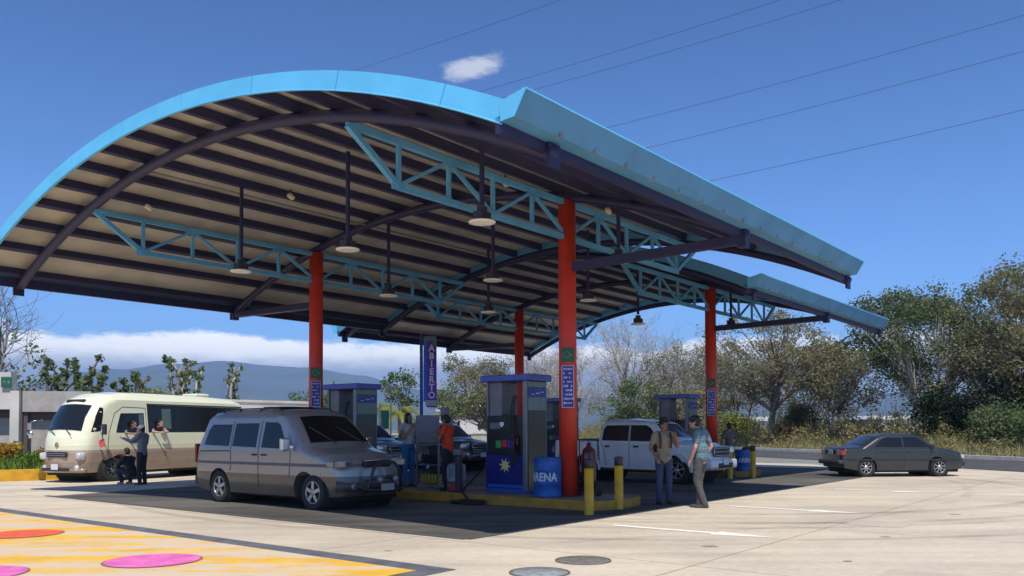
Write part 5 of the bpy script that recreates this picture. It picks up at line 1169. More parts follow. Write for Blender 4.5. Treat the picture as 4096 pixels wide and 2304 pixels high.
def limb(mb, a, b, r0, r1, rnd, bend=0.12, n=5, sides=6):
    a = Vector(a); b = Vector(b); L = (b-a).length; w = Vector((rnd.uniform(-1, 1), rnd.uniform(-1, 1), rnd.uniform(-0.3, 0.8)))*L*bend
    pts = []; rs = []
    for k in range(n+1):
        t = k/n; p = a+(b-a)*t+w*math.sin(math.pi*t)+Vector((rnd.uniform(-1, 1), rnd.uniform(-1, 1), rnd.uniform(-1, 1)))*L*0.02*(0 < k < n); pts.append(p); rs.append(r0+(r1-r0)*t)
    mb.tube(pts, rs, sides, False); return pts
def tree(x, y, z0, H, cr, ch, label, leaf, bark, seed, nleaf=9000, lsize=0.13, clumps=60, trunk_r=0.22, fork=0.3, lean=(0, 0), hollow=0.35, clump_r=0.85, twigs=2, group=None, cat='tree', cz=None, name='tree', sticks=0, stems=1):
    """crown: ellipsoid shell radius cr, height ch, its top at H"""
    rnd = random.Random(seed); r = empty(name, (x, y, z0), 0, label, cat, group)
    tr = MB(); tr.smooth = True; cc = Vector((lean[0], lean[1], (H-ch/2) if cz is None else cz))
    forks = []
    for s_ in range(stems):
        off = Vector((rnd.uniform(-.3, .3), rnd.uniform(-.3, .3), 0))*(stems > 1)
        fz = H*fork*rnd.uniform(0.85, 1.15); fk = Vector((lean[0]*0.3+rnd.uniform(-.1, .1)*H*0.12, lean[1]*0.3+rnd.uniform(-.1, .1)*H*0.12, fz))+off*3
        limb(tr, off-Vector((0, 0, 0.2)), fk, trunk_r/(stems**0.5), trunk_r*0.72/(stems**0.5), rnd, 0.05, 5, 9); forks.append(fk)
    cl = []
    for k in range(clumps):
        while True:
            v = Vector((rnd.uniform(-1, 1), rnd.uniform(-1, 1), rnd.uniform(-0.95, 1)))
            if hollow < v.length < 1: break
        v = Vector((v.x*cr, v.y*cr, v.z*ch/2))
        v *= rnd.uniform(0.82, 1.06); cl.append(cc+v)
    # main limbs carry groups of clumps
    nl = max(4, min(9, clumps//8)); centers = rnd.sample(cl, min(nl, len(cl)))
    mid = []
    for c in centers:
        fk = min(forks, key=lambda q: (q-c).length); m_ = fk+(c-fk)*0.55; m_.z = fk.z+(c.z-fk.z)*0.62
        p = limb(tr, fk, m_, trunk_r*0.5/(stems**0.5), trunk_r*0.24, rnd, 0.14, 5, 7); mid.append((p[-1], p))
    cw = MB()
    for c in cl:
        q, p = min(mid, key=lambda k: (k[0]-c).length); st = p[rnd.randint(2, len(p)-1)]
        pp = limb(tr, st, c, trunk_r*0.17, 0.012, rnd, 0.12, 5, 5)
        for _ in range(twigs):
            e = c+Vector((rnd.gauss(0, 1), rnd.gauss(0, 1), rnd.gauss(0.3, 0.8)))*clump_r*0.75; limb(tr, pp[-2 if rnd.random() < 0.5 else -3], e, 0.02, 0.006, rnd, 0.12, 3, 3)
            for _ in range(sticks): 
                e2 = e+Vector((rnd.gauss(0, 1), rnd.gauss(0, 1), rnd.gauss(0.5, 0.7)))*clump_r*0.5; s2 = pp[-1]+(e-pp[-1])*rnd.uniform(0.2, 0.9); limb(tr, s2, e2, 0.012, 0.005, rnd, 0.1, 2, 3)
        k = int(nleaf/clumps*rnd.uniform(0.45, 1.5)); leaves(cw, c, clump_r*rnd.uniform(0.75, 1.2), k, lsize, rnd, 0.7)
    tr.build('trunk', bark, r, fix=False); 
    if nleaf: cw.build('crown', leaf, r, fix=False)
    return r
GV = 'trees along the far side of the road'
def onroad(x, y): return verge_z(x, y)
tree(26.8, 55.0, 0.35, 10.4, 4.9, 6.6, 'large dark green spreading tree with several pale stems, right behind the dark saloon', L_dark, M_barkp, 11, 21000, 0.105, 105, 0.34, 0.20, group=GV, hollow=0.45, clump_r=0.95, stems=3)
tree(32.4, 50.0, 0.6, 11.6, 6.2, 9.6, 'big olive and brown tree filling the right edge of the picture', L_olive, M_bark, 12, 40000, 0.10, 150, 0.36, 0.18, group=GV, hollow=0.4, clump_r=1.0, sticks=1)
tree(41.0, 55.0, 0.6, 14.0, 7.5, 12.0, 'tallest olive tree at the far right, mostly outside the picture', L_olive, M_bark, 13, 22000, 0.12, 90, 0.4, 0.15, group=GV, clump_r=1.2)
tree(19.6, 64.0, 0.3, 9.9, 5.6, 6.8, 'wide brownish half-dry tree directly behind the right red column', L_brown, M_bark, 14, 14000, 0.105, 105, 0.30, 0.24, group=GV, hollow=0.4, clump_r=0.95, sticks=1)
tree(25.6, 69.0, 0.4, 8.2, 2.3, 3.4, 'slender tree with bare trunk between the brownish tree and the dark green tree', L_dark, M_barkp, 15, 2600, 0.14, 26, 0.13, 0.62, group=GV, clump_r=0.7)
tree(28.2, 72.0, 0.4, 8.8, 2.2, 3.2, 'second slender bare-trunked tree, just left of the dark green tree', L_green, M_barkp, 16, 2400, 0.14, 24, 0.12, 0.62, group=GV, clump_r=0.7)
tree(12.4, 86.0, 0.2, 13.2, 6.2, 11.0, 'tall leafless grey tree left of the right red column, twigs against the sky', L_grey, M_barkp, 17, 900, 0.09, 90, 0.30, 0.16, group=GV, hollow=0.3, clump_r=1.25, twigs=7, sticks=3, stems=3)
tree(19.0, 90.0, 0.2, 10.6, 4.2, 7.5, 'smaller leafless grey tree beside the tall one, right of it', L_grey, M_barkp, 18, 1600, 0.10, 60, 0.22, 0.2, group=GV, hollow=0.3, clump_r=1.1, twigs=6, sticks=3, stems=2)
tree(6.6, 92.0, 0.1, 10.8, 4.6, 8.4, 'leafless whitish tree seen just right of the front red column', L_grey, M_barkp, 19, 1800, 0.10, 70, 0.24, 0.15, group=GV, hollow=0.3, clump_r=1.1, twigs=6, sticks=3, stems=3)
tree(11.6, 78.0, 0.0, 6.2, 3.6, 5.6, 'bushy grey-green small tree low behind the white pickup', L_green, M_bark, 20, 9000, 0.12, 60, 0.14, 0.12, group=GV, clump_r=0.9, stems=3)
tree(16.6, 76.0, 0.1, 5.4, 3.4, 4.8, 'bushy brown-green small tree behind the pump on the far island', L_brown, M_bark, 21, 7000, 0.12, 50, 0.14, 0.12, group=GV, clump_r=0.9, stems=3, sticks=1)
tree(-2.7, 75.0, 0.0, 8.5, 3.9, 6.9, 'round brownish-olive tree behind the near pump', L_brown, M_bark, 22, 16000, 0.10, 80, 0.22, 0.15, cat='tree', clump_r=0.9, stems=2, sticks=1)
tree(2.6, 84.0, 0.0, 9.6, 3.4, 6.4, 'thin whitish leafless tree between the farther left red column and the front red column', L_grey, M_barkp, 23, 1800, 0.10, 50, 0.2, 0.2, clump_r=1.1, twigs=6, sticks=3, stems=2)
# a continuous belt of dry trees behind the first row
for i, (x, y, H, cr, ch, leaf, n, l) in enumerate([
    (15.8, 80, 9.6, 4.6, 7.4, L_brown, 9000, 'brown-grey tree in the belt between the leafless tree and the right red column'),
    (20.6, 76, 10.4, 5.0, 8.0, L_brown, 11000, 'dry brown tree in the belt just behind the wide half-dry tree'),
    (26.2, 76, 8.4, 4.2, 6.6, L_scrub, 8000, 'ochre-green tree low in the belt behind the slender trees'),
    (24.4, 62, 7.2, 3.2, 5.4, L_olive, 8000, 'mid-height olive tree between the half-dry tree and the dark green tree'),
    (31.0, 63, 10.4, 4.6, 8.2, L_olive, 11000, 'olive tree in the belt right behind the dark green tree'),
    (36.5, 62, 13.0, 5.6, 11.0, L_olive, 13000, 'high olive-brown tree in the belt at the right behind the biggest tree'),
    (29.6, 52.5, 7.4, 3.6, 6.4, L_brown, 10000, 'rust-tinged dry tree in front of the dark green tree, right of its stems'),
    (33.0, 45.5, 8.0, 3.6, 7.0, L_scrub, 10000, 'ochre-green tree low at the right edge')]):
    tree(x, y, 0.4, H, cr, ch, l, leaf, M_bark, 200+i, int(n*0.62), 0.105, 70, 0.2, 0.12, group=GV, hollow=0.25, clump_r=1.0, sticks=1, stems=3)
# centre-left: garden plants behind the pumps
def palm(x, y, H, label, n=15, L=1.9, seed=1, m=None, trunk=True):
    rnd = random.Random(seed); r = empty('palm', (x, y, 0), 0, label, 'palm tree', 'small palms behind the pumps')
    MB().lathe([(0.16, 0), (0.11, H*0.5), (0.10, H), (0.0, H+0.1)], n=9).build('trunk', M_bark, r)
    mb = MB()
    for k in range(n):
        a = 2*math.pi*k/n+rnd.uniform(-.2, .2); up = rnd.uniform(0.25, 1.1); d = Vector((math.cos(a), math.sin(a), 0)); P = []
        for j in range(9):
            t = j/8; P.append(Vector((0, 0, H))+d*L*t*math.cos(up*0.5)+Vector((0, 0, L*(up*t-0.95*t*t))))
        s = d.cross(Vector((0, 0, 1)))
        for j in range(8):
            for q in range(3):
                p = P[j]+(P[j+1]-P[j])*q/3; w = 0.42*math.sin(math.pi*min(1, (j+q/3+0.8)/8.8))
                for sg in (1, -1):
                    e = p+s*sg*w+d*0.16-Vector((0, 0, 0.18)); i = len(mb.v); dn = (P[j+1]-P[j])*0.3
                    mb.v += [tuple(p), tuple(p+dn), tuple(e)]; mb.f.append((i, i+1, i+2)); mb.m.append(0); mb.sm.append(False)
    mb.build('fronds', m or L_lime, r, fix=False); return r
palm(-7.6, 57.0, 2.6, 'yellow-green palm just right of the left pump', 17, 2.0, 3); palm(-9.2, 60.0, 3.0, 'yellow-green palm half behind the left pump', 15, 2.1, 4); palm(-6.3, 62.0, 2.2, 'lower yellow-green palm left of the vertical sign', 15, 1.8, 5)
tree(-8.4, 64.0, 0, 5.9, 1.7, 2.8, 'sparse green tree above the palms, left of the vertical sign', L_green, M_bark, 31, 1300, 0.13, 22, 0.10, 0.4, clump_r=0.6, group='garden trees behind the pumps')
tree(-5.0, 66.0, 0, 4.9, 1.5, 2.6, 'sparse small tree right beside the vertical sign on its left', L_green, M_barkp, 32, 800, 0.12, 18, 0.09, 0.4, clump_r=0.6, group='garden trees behind the pumps', sticks=1)
tree(-0.6-4.0, 70.0, 0, 5.4, 1.9, 3.0, 'sparse small tree just right of the vertical sign', L_green, M_barkp, 33, 1000, 0.12, 22, 0.10, 0.35, clump_r=0.6, group='garden trees behind the pumps', sticks=1)
# left: pruned frangipani-like trees over the wall
GF = 'stubby pruned trees behind the boundary wall'
def pruned(x, y, H, cr, label, seed, nleaf=900, bark=M_bark, lsize=0.12, n=9, leaf=None):
    rnd = random.Random(seed); r = empty('tree', (x, y, 0), 0, label, 'tree', GF); tr = MB(); tr.smooth = True; cw = MB()
    base = Vector((0, 0, H*0.42)); limb(tr, (0, 0, -0.1), base, 0.16, 0.13, rnd, 0.03, 4, 8)
    for k in range(n):
        a = 2*math.pi*k/n+rnd.uniform(-.3, .3); rr = cr*rnd.uniform(0.25, 1.0); e = Vector((math.cos(a)*rr, math.sin(a)*rr, H*rnd.uniform(0.74, 1.0)))
        p = limb(tr, base-Vector((0, 0, rnd.uniform(0, .3))), e, 0.085, 0.045, rnd, 0.16, 6, 7)
        for j in range(2, 7):
            # leaf tufts in columns up each stub
            if rnd.random() < 0.85: leaves(cw, p[j], 0.19, int(nleaf/n/4), lsize, rnd, 1.3)
    tr.build('trunk', bark, r, fix=False); cw.build('crown', leaf or L_green, r, fix=False); return r
pruned(-20.6, 38.5, 5.3, 1.1, 'stubby leafy tree over the wall, left of the minibus roof', 41, 900, n=7, leaf=L_green)
pruned(-18.9, 38.2, 5.1, 0.9, 'stubby leafy tree with upright tufts, right above the minibus windscreen', 42, 950, n=6)
pruned(-17.9, 39.5, 4.6, 0.8, 'dark leafy leaning tree, nearest to the mountain side of the leafy pair', 43, 1100, n=6, leaf=L_dark)
pruned(-15.9, 41.5, 5.55, 1.15, 'stubby forked tree with leafy knobs in front of the mountain', 44, 800, n=8, bark=M_barkp)
pruned(-14.3, 43.5, 5.2, 0.65, 'thin forked tree right of the forked one, in front of the mountain', 45, 330, n=5, bark=M_barkp)
pruned(-19.4, 43.8, 4.9, 0.6, 'faint small stub tree between the leafy trees and the forked tree', 46, 260, n=5)
tree(-18.2, 43.0, 0, 3.9, 1.3, 1.8, 'low bright green bush just above the wall behind the minibus', L_lime, M_bark, 47, 1500, 0.10, 16, 0.08, 0.3, clump_r=0.5, group=GF)
tree(-28.0, 45.0, 0, 10.6, 2.9, 6.5, 'tall leafless tree at the left edge under the roof eave', L_grey, mat('mid_grey_bark', (0.20, 0.19, 0.20), 0.9), 48, 0, 0.1, 30, 0.16, 0.35, clump_r=1.1, twigs=4, sticks=1)  # mid-grey bark, darker than the pale dry bark
tree(-24.0, 41.0, 0, 6.1, 1.6, 3.2, 'thin tree with a few leaves on top, at the left edge above the wall corner', L_green, M_barkp, 49, 260, 0.13, 16, 0.10, 0.4, clump_r=0.5, twigs=3)
tree(-13.0, 60.0, 0, 4.4, 2.6, 2.6, 'low rounded green tree behind the wall, left of the left red column', L_green, M_bark, 50, 4000, 0.12, 34, 0.12, 0.3, clump_r=0.7)
# shrubs in the planter, right and left of the gate pier
def shrub(x, y, z0, h, w, label, leaf, seed, n=1400, ls=0.06, group='shrubs in the planting bed', stalks=7):
    rnd = random.Random(seed); r = empty('shrub', (x, y, z0), 0, label, 'shrub', group); tr = MB(); cw = MB()
    for k in range(stalks):
        a = rnd.uniform(0, 6.28); e = Vector((math.cos(a)*w*rnd.uniform(0.2, .8), math.sin(a)*w*rnd.uniform(.2, .8), h*rnd.uniform(.5, .95))); limb(tr, (0, 0, -0.05), e, 0.018, 0.006, rnd, 0.1, 4, 4)
        leaves(cw, e, w*0.5, n//stalks//2, ls, rnd, 0.8); leaves(cw, e*0.6, w*0.5, n//stalks//2, ls, rnd, 0.8)
    tr.build('stem', M_bark, r, fix=False); cw.build('foliage', leaf, r, fix=False); return r
L_orange = leaf_mat('orange_yellow_leaves', (0.42, 0.20, 0.02), (0.55, 0.36, 0.04), (0.16, 0.20, 0.03), 1.2)
L_grass = leaf_mat('bright_grass_leaves', (0.10, 0.20, 0.02), (0.20, 0.30, 0.04), (0.32, 0.34, 0.08), 1.0)
shrub(-18.5, 31.2, 0.28, 0.85, 0.5, 'orange-yellow leaved shrub at the very left edge', L_orange, 61, 1800, 0.07)
shrub(-17.4, 31.6, 0.28, 0.6, 0.35, 'smaller orange shrub beside the one at the left edge', L_orange, 62, 900, 0.06)
shrub(-15.8, 30.2, 0.28, 1.15, 0.45, 'brown and orange shrub beside the front of the minibus', L_orange, 63, 1800, 0.07)
shrub(-16.4, 28.9, 0.28, 0.4, 0.5, 'low green shrub by the kerb in front of the pier', L_grass, 64, 1500, 0.06)
rnd = random.Random(7); mb = MB()
for _ in range(5200):
    u = rnd.random(); x = rnd.uniform(-25, -14.6); y = rnd.uniform(26.0, 33.5)
    if y < 25.6+0.28*(x+19)+0.5 or y < 26.3 and x > -17: continue
    h = rnd.uniform(0.18, 0.5); a = rnd.uniform(0, 6.28); lx, ly = math.cos(a)*h*0.5, math.sin(a)*h*0.5; w = 0.03; i = len(mb.v)
    mb.v += [(x-w*math.sin(a), y+w*math.cos(a), 0.26), (x+w*math.sin(a), y-w*math.cos(a), 0.26), (x+lx, y+ly, 0.26+h)]; mb.f.append((i, i+1, i+2)); mb.m.append(0); mb.sm.append(False)
tag(mb.build('grass', L_grass, fix=False), kind='stuff')
# scrub and dry grass along the verge: nobody could count it
rnd = random.Random(9); cw = MB()
for k in range(1500):
    y = 26+rnd.random()**1.1*95; e = 1.0+rnd.random()*10.0; x = RX(y, e); s = rnd.uniform(0.3, 0.75); h = rnd.uniform(0.5, 1.3)*(0.55+0.16*e)*(0.65+0.7*noise.noise(Vector((x*0.12, y*0.12, 5)))+0.35)
    for q in range(3): leaves(cw, Vector((x+rnd.gauss(0, .15), y+rnd.gauss(0, .15), verge_z(x, y)+h*(0.2+0.36*q))), s*(1-0.2*q), int(46*s*(1.2-0.3*q))+4, 0.085, rnd, 0.9)
    if rnd.random() < 0.5:
        for _ in range(5): limb(cw, (x, y, verge_z(x, y)), (x+rnd.gauss(0, .4), y+rnd.gauss(0, .4), verge_z(x, y)+h*rnd.uniform(0.9, 1.4)), 0.018, 0.006, rnd, 0.1, 2, 3)
tag(cw.build('scrub', L_scrub, fix=False), kind='stuff')
L_dry = leaf_mat('dry_grass_blades', (0.33, 0.29, 0.15), (0.40, 0.35, 0.19), (0.21, 0.235, 0.09), 0.4)
mb = MB()
for _ in range(42000):
    y = 24+rnd.random()**1.3*85; e = 0.05+rnd.random()**2.0*9; x = RX(y, e); z = verge_z(x, y); h = rnd.uniform(0.15, 0.5)*(0.5+min(1.0, e/2.5)*1.7); a = rnd.uniform(0, 6.28); w = 0.035; i = len(mb.v)
    mb.v += [(x-w*math.sin(a), y+w*math.cos(a), z), (x+w*math.sin(a), y-w*math.cos(a), z), (x+math.cos(a)*h*0.45, y+math.sin(a)*h*0.45, z+h)]; mb.f.append((i, i+1, i+2)); mb.m.append(0); mb.sm.append(False)
tag(mb.build('dry_grass', L_dry, fix=False), kind='stuff')
def bush(x, y, h, w, label, leaf, seed, n=2500, name='bush'):
    r = shrub(x, y, verge_z(x, y), h, w, label, leaf, seed, n, 0.11, 'bushes on the verge across the road', 9); r.name = name; return r
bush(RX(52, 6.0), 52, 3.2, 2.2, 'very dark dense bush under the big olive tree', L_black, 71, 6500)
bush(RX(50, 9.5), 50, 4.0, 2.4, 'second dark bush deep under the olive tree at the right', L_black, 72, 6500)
bush(RX(46, 4.5), 46, 2.2, 2.2, 'dark green leafy bush above the saloon bonnet', L_dark, 73, 5000)
bush(RX(43, 4.2), 43, 2.0, 2.4, 'green bush at the right edge beyond the kerb', L_green, 74, 5000)
bush(RX(58, 4.0), 58, 2.0, 1.5, 'ochre bush behind the boot of the saloon', L_brown, 75, 3000)
bush(RX(64, 3.4), 64, 1.7, 1.3, 'reddish brown bush on the verge left of the saloon', leaf_mat('red_brown_leaves', (0.16, 0.075, 0.045), (0.22, 0.13, 0.06), (0.28, 0.2, 0.1)), 76, 2600)
bush(RX(66, 5.5), 66, 2.9, 1.6, 'dark green bush under the slender trees', L_dark, 77, 4200)
bush(RX(72, 3.5), 72, 2.4, 1.9, 'yellowish bush right of the right red column', L_lime, 78, 2600)
bush(RX(83, 4.0), 83, 2.8, 2.2, 'yellow-green bush behind the right red column', L_scrub, 79, 3600)
bush(RX(92, 4.0), 92, 3.0, 2.8, 'broad green bush low behind the white pickup', L_green, 80, 4200)
# ================================================================== people
def capsule(mb, a, b, ra, rb, n=10):
    a = Vector(a); b = Vector(b); L = (b-a).length
    if L < 1e-5: mb.ell(a, ra, n); return
    d = (b-a)/L; pts = []; rs = []
    for k in range(4): t = math.pi/2*(1-k/4); pts.append(a-d*ra*math.sin(t)); rs.append(max(0.0008, ra*math.cos(t)))
    for k in range(5): pts.append(a+d*L*k/4); rs.append(ra+(rb-ra)*k/4)
    for k in range(1, 5): t = math.pi/2*k/4; pts.append(b+d*rb*math.sin(t)); rs.append(max(0.0008, rb*math.cos(t)))
    mb.tube(pts, rs, n, True)
def fuse(mb, name, m, parent, voxel=0.012, smooth=2):
    """union of overlapping volumes fused into one continuous skin"""
    me = bpy.data.meshes.new('t'); me.from_pydata(mb.v, [], mb.f); me.validate()
    bm = bmesh.new(); bm.from_mesh(me); bmesh.ops.remove_doubles(bm, verts=bm.verts, dist=1e-6); bmesh.ops.recalc_face_normals(bm, faces=bm.faces); bm.to_mesh(me); bm.free()
    o = bpy.data.objects.new('t', me); COL.objects.link(o)
    rm = o.modifiers.new('r', 'REMESH'); rm.mode = 'VOXEL'; rm.voxel_size = voxel; rm.use_smooth_shade = True
    sm = o.modifiers.new('s', 'SMOOTH'); sm.iterations = smooth; sm.factor = 0.5
    bpy.context.view_layer.update()
    me2 = bpy.data.meshes.new_from_object(o.evaluated_get(bpy.context.evaluated_depsgraph_get())); bpy.data.objects.remove(o)
    me2.name = name; me2.materials.clear(); me2.materials.append(m)
    r = bpy.data.objects.new(name, me2); COL.objects.link(r); r.parent = parent; return r
BASE = dict(pelvis=(0, 0, .93), chest=(0, .0, 1.27), neck=(0, -.01, 1.46), head=(0, .01, 1.60),
            shR=(.185, -.01, 1.40), elR=(.24, -.02, 1.12), wrR=(.245, .07, .88), shL=(-.185, -.01, 1.40), elL=(-.24, -.02, 1.12), wrL=(-.245, .07, .88),
            hipR=(.09, 0, .90), knR=(.10, .02, .50), anR=(.11, -.02, .09), hipL=(-.09, 0, .90), knL=(-.10, .02, .50), anL=(-.11, -.02, .09))
M_skin = mat('brown_skin', (0.30, 0.155, 0.09), 0.55, var=0.06, vscale=8); M_skinl = mat('light_tan_skin', (0.52, 0.28, 0.20), 0.5, var=0.05, vscale=8)
M_hair = mat('black_hair', (0.012, 0.010, 0.009), 0.55, var=0.3, vscale=30, bump=0.4, bscale=120); M_eye = mat('eye_white_brown', (0.04, 0.03, 0.025), 0.2)
def cloth_bump(m):
    if m.get('wr'): return
    m['wr'] = 1; t = m.node_tree; tq = t.nodes.new('ShaderNodeTexCoord'); mp = N(t, 'ShaderNodeMapping'); mp.inputs['Scale'].default_value = (9, 9, 15); t.links.new(tq.outputs['Object'], mp.inputs[0])
    nb = N(t, 'ShaderNodeTexNoise', i_Scale=1.0, i_Detail=4.0, i_Distortion=1.2); t.links.new(mp.outputs[0], nb.inputs['Vector'])
    bp = N(t, 'ShaderNodeBump', i_Strength=0.9, i_Distance=0.03); t.links.new(nb.outputs[0], bp.inputs['Height']); t.links.new(bp.outputs[0], t.nodes['Principled BSDF'].inputs['Normal'])
def person(loc, rz, scale, label, pose, shirt, trousers, shoes=None, skin=None, hair='short', sleeve=0.55, hat=None, vox=0.011, face=0.0, belly=0.0, tuck=True, holds=None, group=None):
    J = {k: Vector(v) for k, v in BASE.items()}
    for k, v in pose.items(): J[k] = Vector(v)
    skin = skin or M_skin; cloth_bump(shirt); cloth_bump(trousers)
    r = empty('person', loc, rz, label, 'person', group); r.scale = (scale,)*3
    hd = J['head']; up = (hd-J['neck']).normalized(); yaw = Matrix.Rotation(face, 3, 'Z'); F = (yaw @ Vector((0, 1, 0))); Rt = (yaw @ Vector((1, 0, 0)))
    Mh = Matrix((Rt, F, Vector((0, 0, 1)))).transposed()
    b = MB()
    # head with jaw, nose, ears
    b.ell(hd+Vector((0, 0, .03)), (.074, .092, .098), 18, Mh); b.ell(hd+F*.022-Vector((0, 0, .05)), (.056, .066, .065), 14, Mh)
    b.ell(hd+F*.094-Vector((0, 0, .005)), (.014, .022, .024), 10, Mh); b.ell(hd+F*.086-Vector((0, 0, .055)), (.026, .014, .010), 8, Mh)
    for s in (1, -1): b.ell(hd+Rt*s*.078-Vector((0, 0, .005)), (.012, .020, .032), 8, Mh)
    capsule(b, J['neck']-up*.05, hd-Vector((0, 0, .04)), .056, .052)
    # torso
    pe, ch = J['pelvis'], J['chest']; wst = pe+(ch-pe)*.45
    b.ell(ch+(J['neck']-ch)*.15, (.155, .105, .17), 16); b.ell(wst, (.125+belly*.3, .095+belly, .15), 14); b.ell(pe, (.155, .11, .12), 14)
    capsule(b, J['shR']-(J['shR']-J['neck'])*.35, J['shR'], .065, .062); capsule(b, J['shL']-(J['shL']-J['neck'])*.35, J['shL'], .065, .062)
    for s in 'RL':
        capsule(b, J['sh'+s], J['el'+s], .050, .038); capsule(b, J['el'+s], J['wr'+s], .038, .026)
        # hand: palm, four unequal bent fingers, thumb from the side of the palm
        w = J['wr'+s]; d = (w-J['el'+s]).normalized(); side = d.cross(Vector((0, 1, 0.3))).normalized(); 
        if side.length < .1: side = Vector((1, 0, 0))
        nrm = d.cross(side).normalized(); inn = nrm
        b.ell(w+d*.045, (.03, .03, .03), 8); capsule(b, w+d*.01, w+d*.075, .026, .030)
        for k, fl in enumerate((.062, .074, .068, .052)):
            o = side*(-.027+.018*k); p0 = w+d*.075+o; p1 = p0+d*fl*.55+inn*.008; p2 = p1+(d*.6+inn*.8).normalized()*fl*.45
            capsule(b, p0, p1, .0095, .009, 7); capsule(b, p1, p2, .009, .0075, 7)
        t0 = w+d*.03-side*.026; t1 = t0+(d*.5-side*.9+inn*.3).normalized()*.035; capsule(b, t0, t1, .012, .010, 7); capsule(b, t1, t1+(d+inn*.4).normalized()*.028, .010, .008, 7)
        capsule(b, J['hip'+s], J['kn'+s], .082, .052); capsule(b, J['kn'+s], J['an'+s], .052, .036); capsule(b, J['an'+s], J['an'+s]+Vector((0, .0, -.04)), .036, .034)
    body = fuse(b, 'body', skin, r, vox*0.75, 2)
    # eyes
    e = MB()
    for s in (1, -1): e.ell(hd+F*.083+Rt*s*.030+Vector((0, 0, .012)), (.013, .008, .008), 8, Mh)
    e.build('eyes', M_eye, r)
    # shirt
    c = MB(); c.ell(ch+(J['neck']-ch)*.12, (.175, .122, .185), 16); c.ell(wst, (.150+belly*.3, .118+belly, .17), 14)
    if not tuck: c.ell(pe+Vector((0, 0, .02)), (.172, .132, .13), 14)
    for s in 'RL':
        capsule(c, J['sh'+s]-(J['sh'+s]-J['neck'])*.5, J['sh'+s], .072, .072)
        el = J['sh'+s]+(J['el'+s]-J['sh'+s])*min(1, sleeve/.55)*(.62 if sleeve <= .55 else 1); capsule(c, J['sh'+s], el, .070, .060)
        if sleeve > .9: capsule(c, J['el'+s], J['el'+s]+(J['wr'+s]-J['el'+s])*.9, .052, .040)
    c.ell(J['neck']-up*.035, (.075, .072, .035), 12)
    fuse(c, 'shirt', shirt, r, vox, 2)
    # trousers
    t = MB(); t.ell(pe+Vector((0, 0, .01)), (.168, .124, .115), 14)
    for s in 'RL':
        capsule(t, J['hip'+s], J['kn'+s], .098, .070); capsule(t, J['kn'+s], J['an'+s]+Vector((0, 0, -.01)), .070, .058)
    fuse(t, 'trousers', trousers, r, vox, 2)
    for s in 'RL':
        f = MB(); a = J['an'+s]; fw = Vector(pose.get('toe'+s, (0, 1, 0))).normalized(); z = -.055
        capsule(f, a+Vector((0, 0, z))-fw*.03, a+fw*.15+Vector((0, 0, z-.008)), .042, .034); capsule(f, a, a+Vector((0, 0, z)), .045, .045)
        fuse(f, 'shoe', shoes or mat('dark_shoe_leather', (0.025, 0.02, 0.018), 0.5), r, vox, 1)
    if hair:
        h = MB(); h.ell(hd+Vector((0, 0, .045))-F*.012, (.083, .098, .095), 16, Mh); h.ell(hd-F*.035+Vector((0, 0, .0)), (.078, .070, .085), 14, Mh)
        if hair == 'long': capsule(h, hd-F*.06, J['neck']-F*.07-Vector((0, 0, .12)), .072, .050); h.ell(hd+Rt*.06-Vector((0, 0, .05)), (.03, .05, .10), 8, Mh); h.ell(hd-Rt*.06-Vector((0, 0, .05)), (.03, .05, .10), 8, Mh)
        if hair == 'curly':
            rn = random.Random(3)
            for _ in range(26): h.ell(hd+Vector((0, 0, .05))+Vector((rn.uniform(-.08, .08), rn.uniform(-.09, .06), rn.uniform(-.02, .07))), .035, 8)
        fuse(h, 'hair', M_hair, r, vox, 1)
    if hat == 'cap':
        q = MB(); q.ell(hd+Vector((0, 0, .062))-F*.004, (.092, .104, .085), 16, Mh); q.ell(hd+F*.12+Vector((0, 0, .055)), (.07, .07, .012), 12, Mh); fuse(q, 'cap', mat('white_pink_cap', (0.85, 0.76, 0.76), 0.8), r, vox, 1)
    if hat == 'brim':
        q = MB(); q.lathe([(0.0, .0), (.17, -.006), (.175, .004), (.10, .018), (.092, .02), (.085, .095), (.06, .12), (0.0, .115)], hd+Vector((0, 0, .065)), 22); q.build('hat', mat('dark_felt_hat', (0.035, 0.032, 0.025), 0.85), r)
    return r
M_jean = mat('blue_denim', (0.045, 0.065, 0.13), 0.85, var=0.2, vscale=6); M_gt = mat('grey_trousers', (0.085, 0.082, 0.08), 0.85); M_dtr = mat('dark_trousers', (0.022, 0.022, 0.03), 0.8)
def face_to(dx, dy): return math.atan2(-dx, dy)      # local +Y toward (dx, dy)
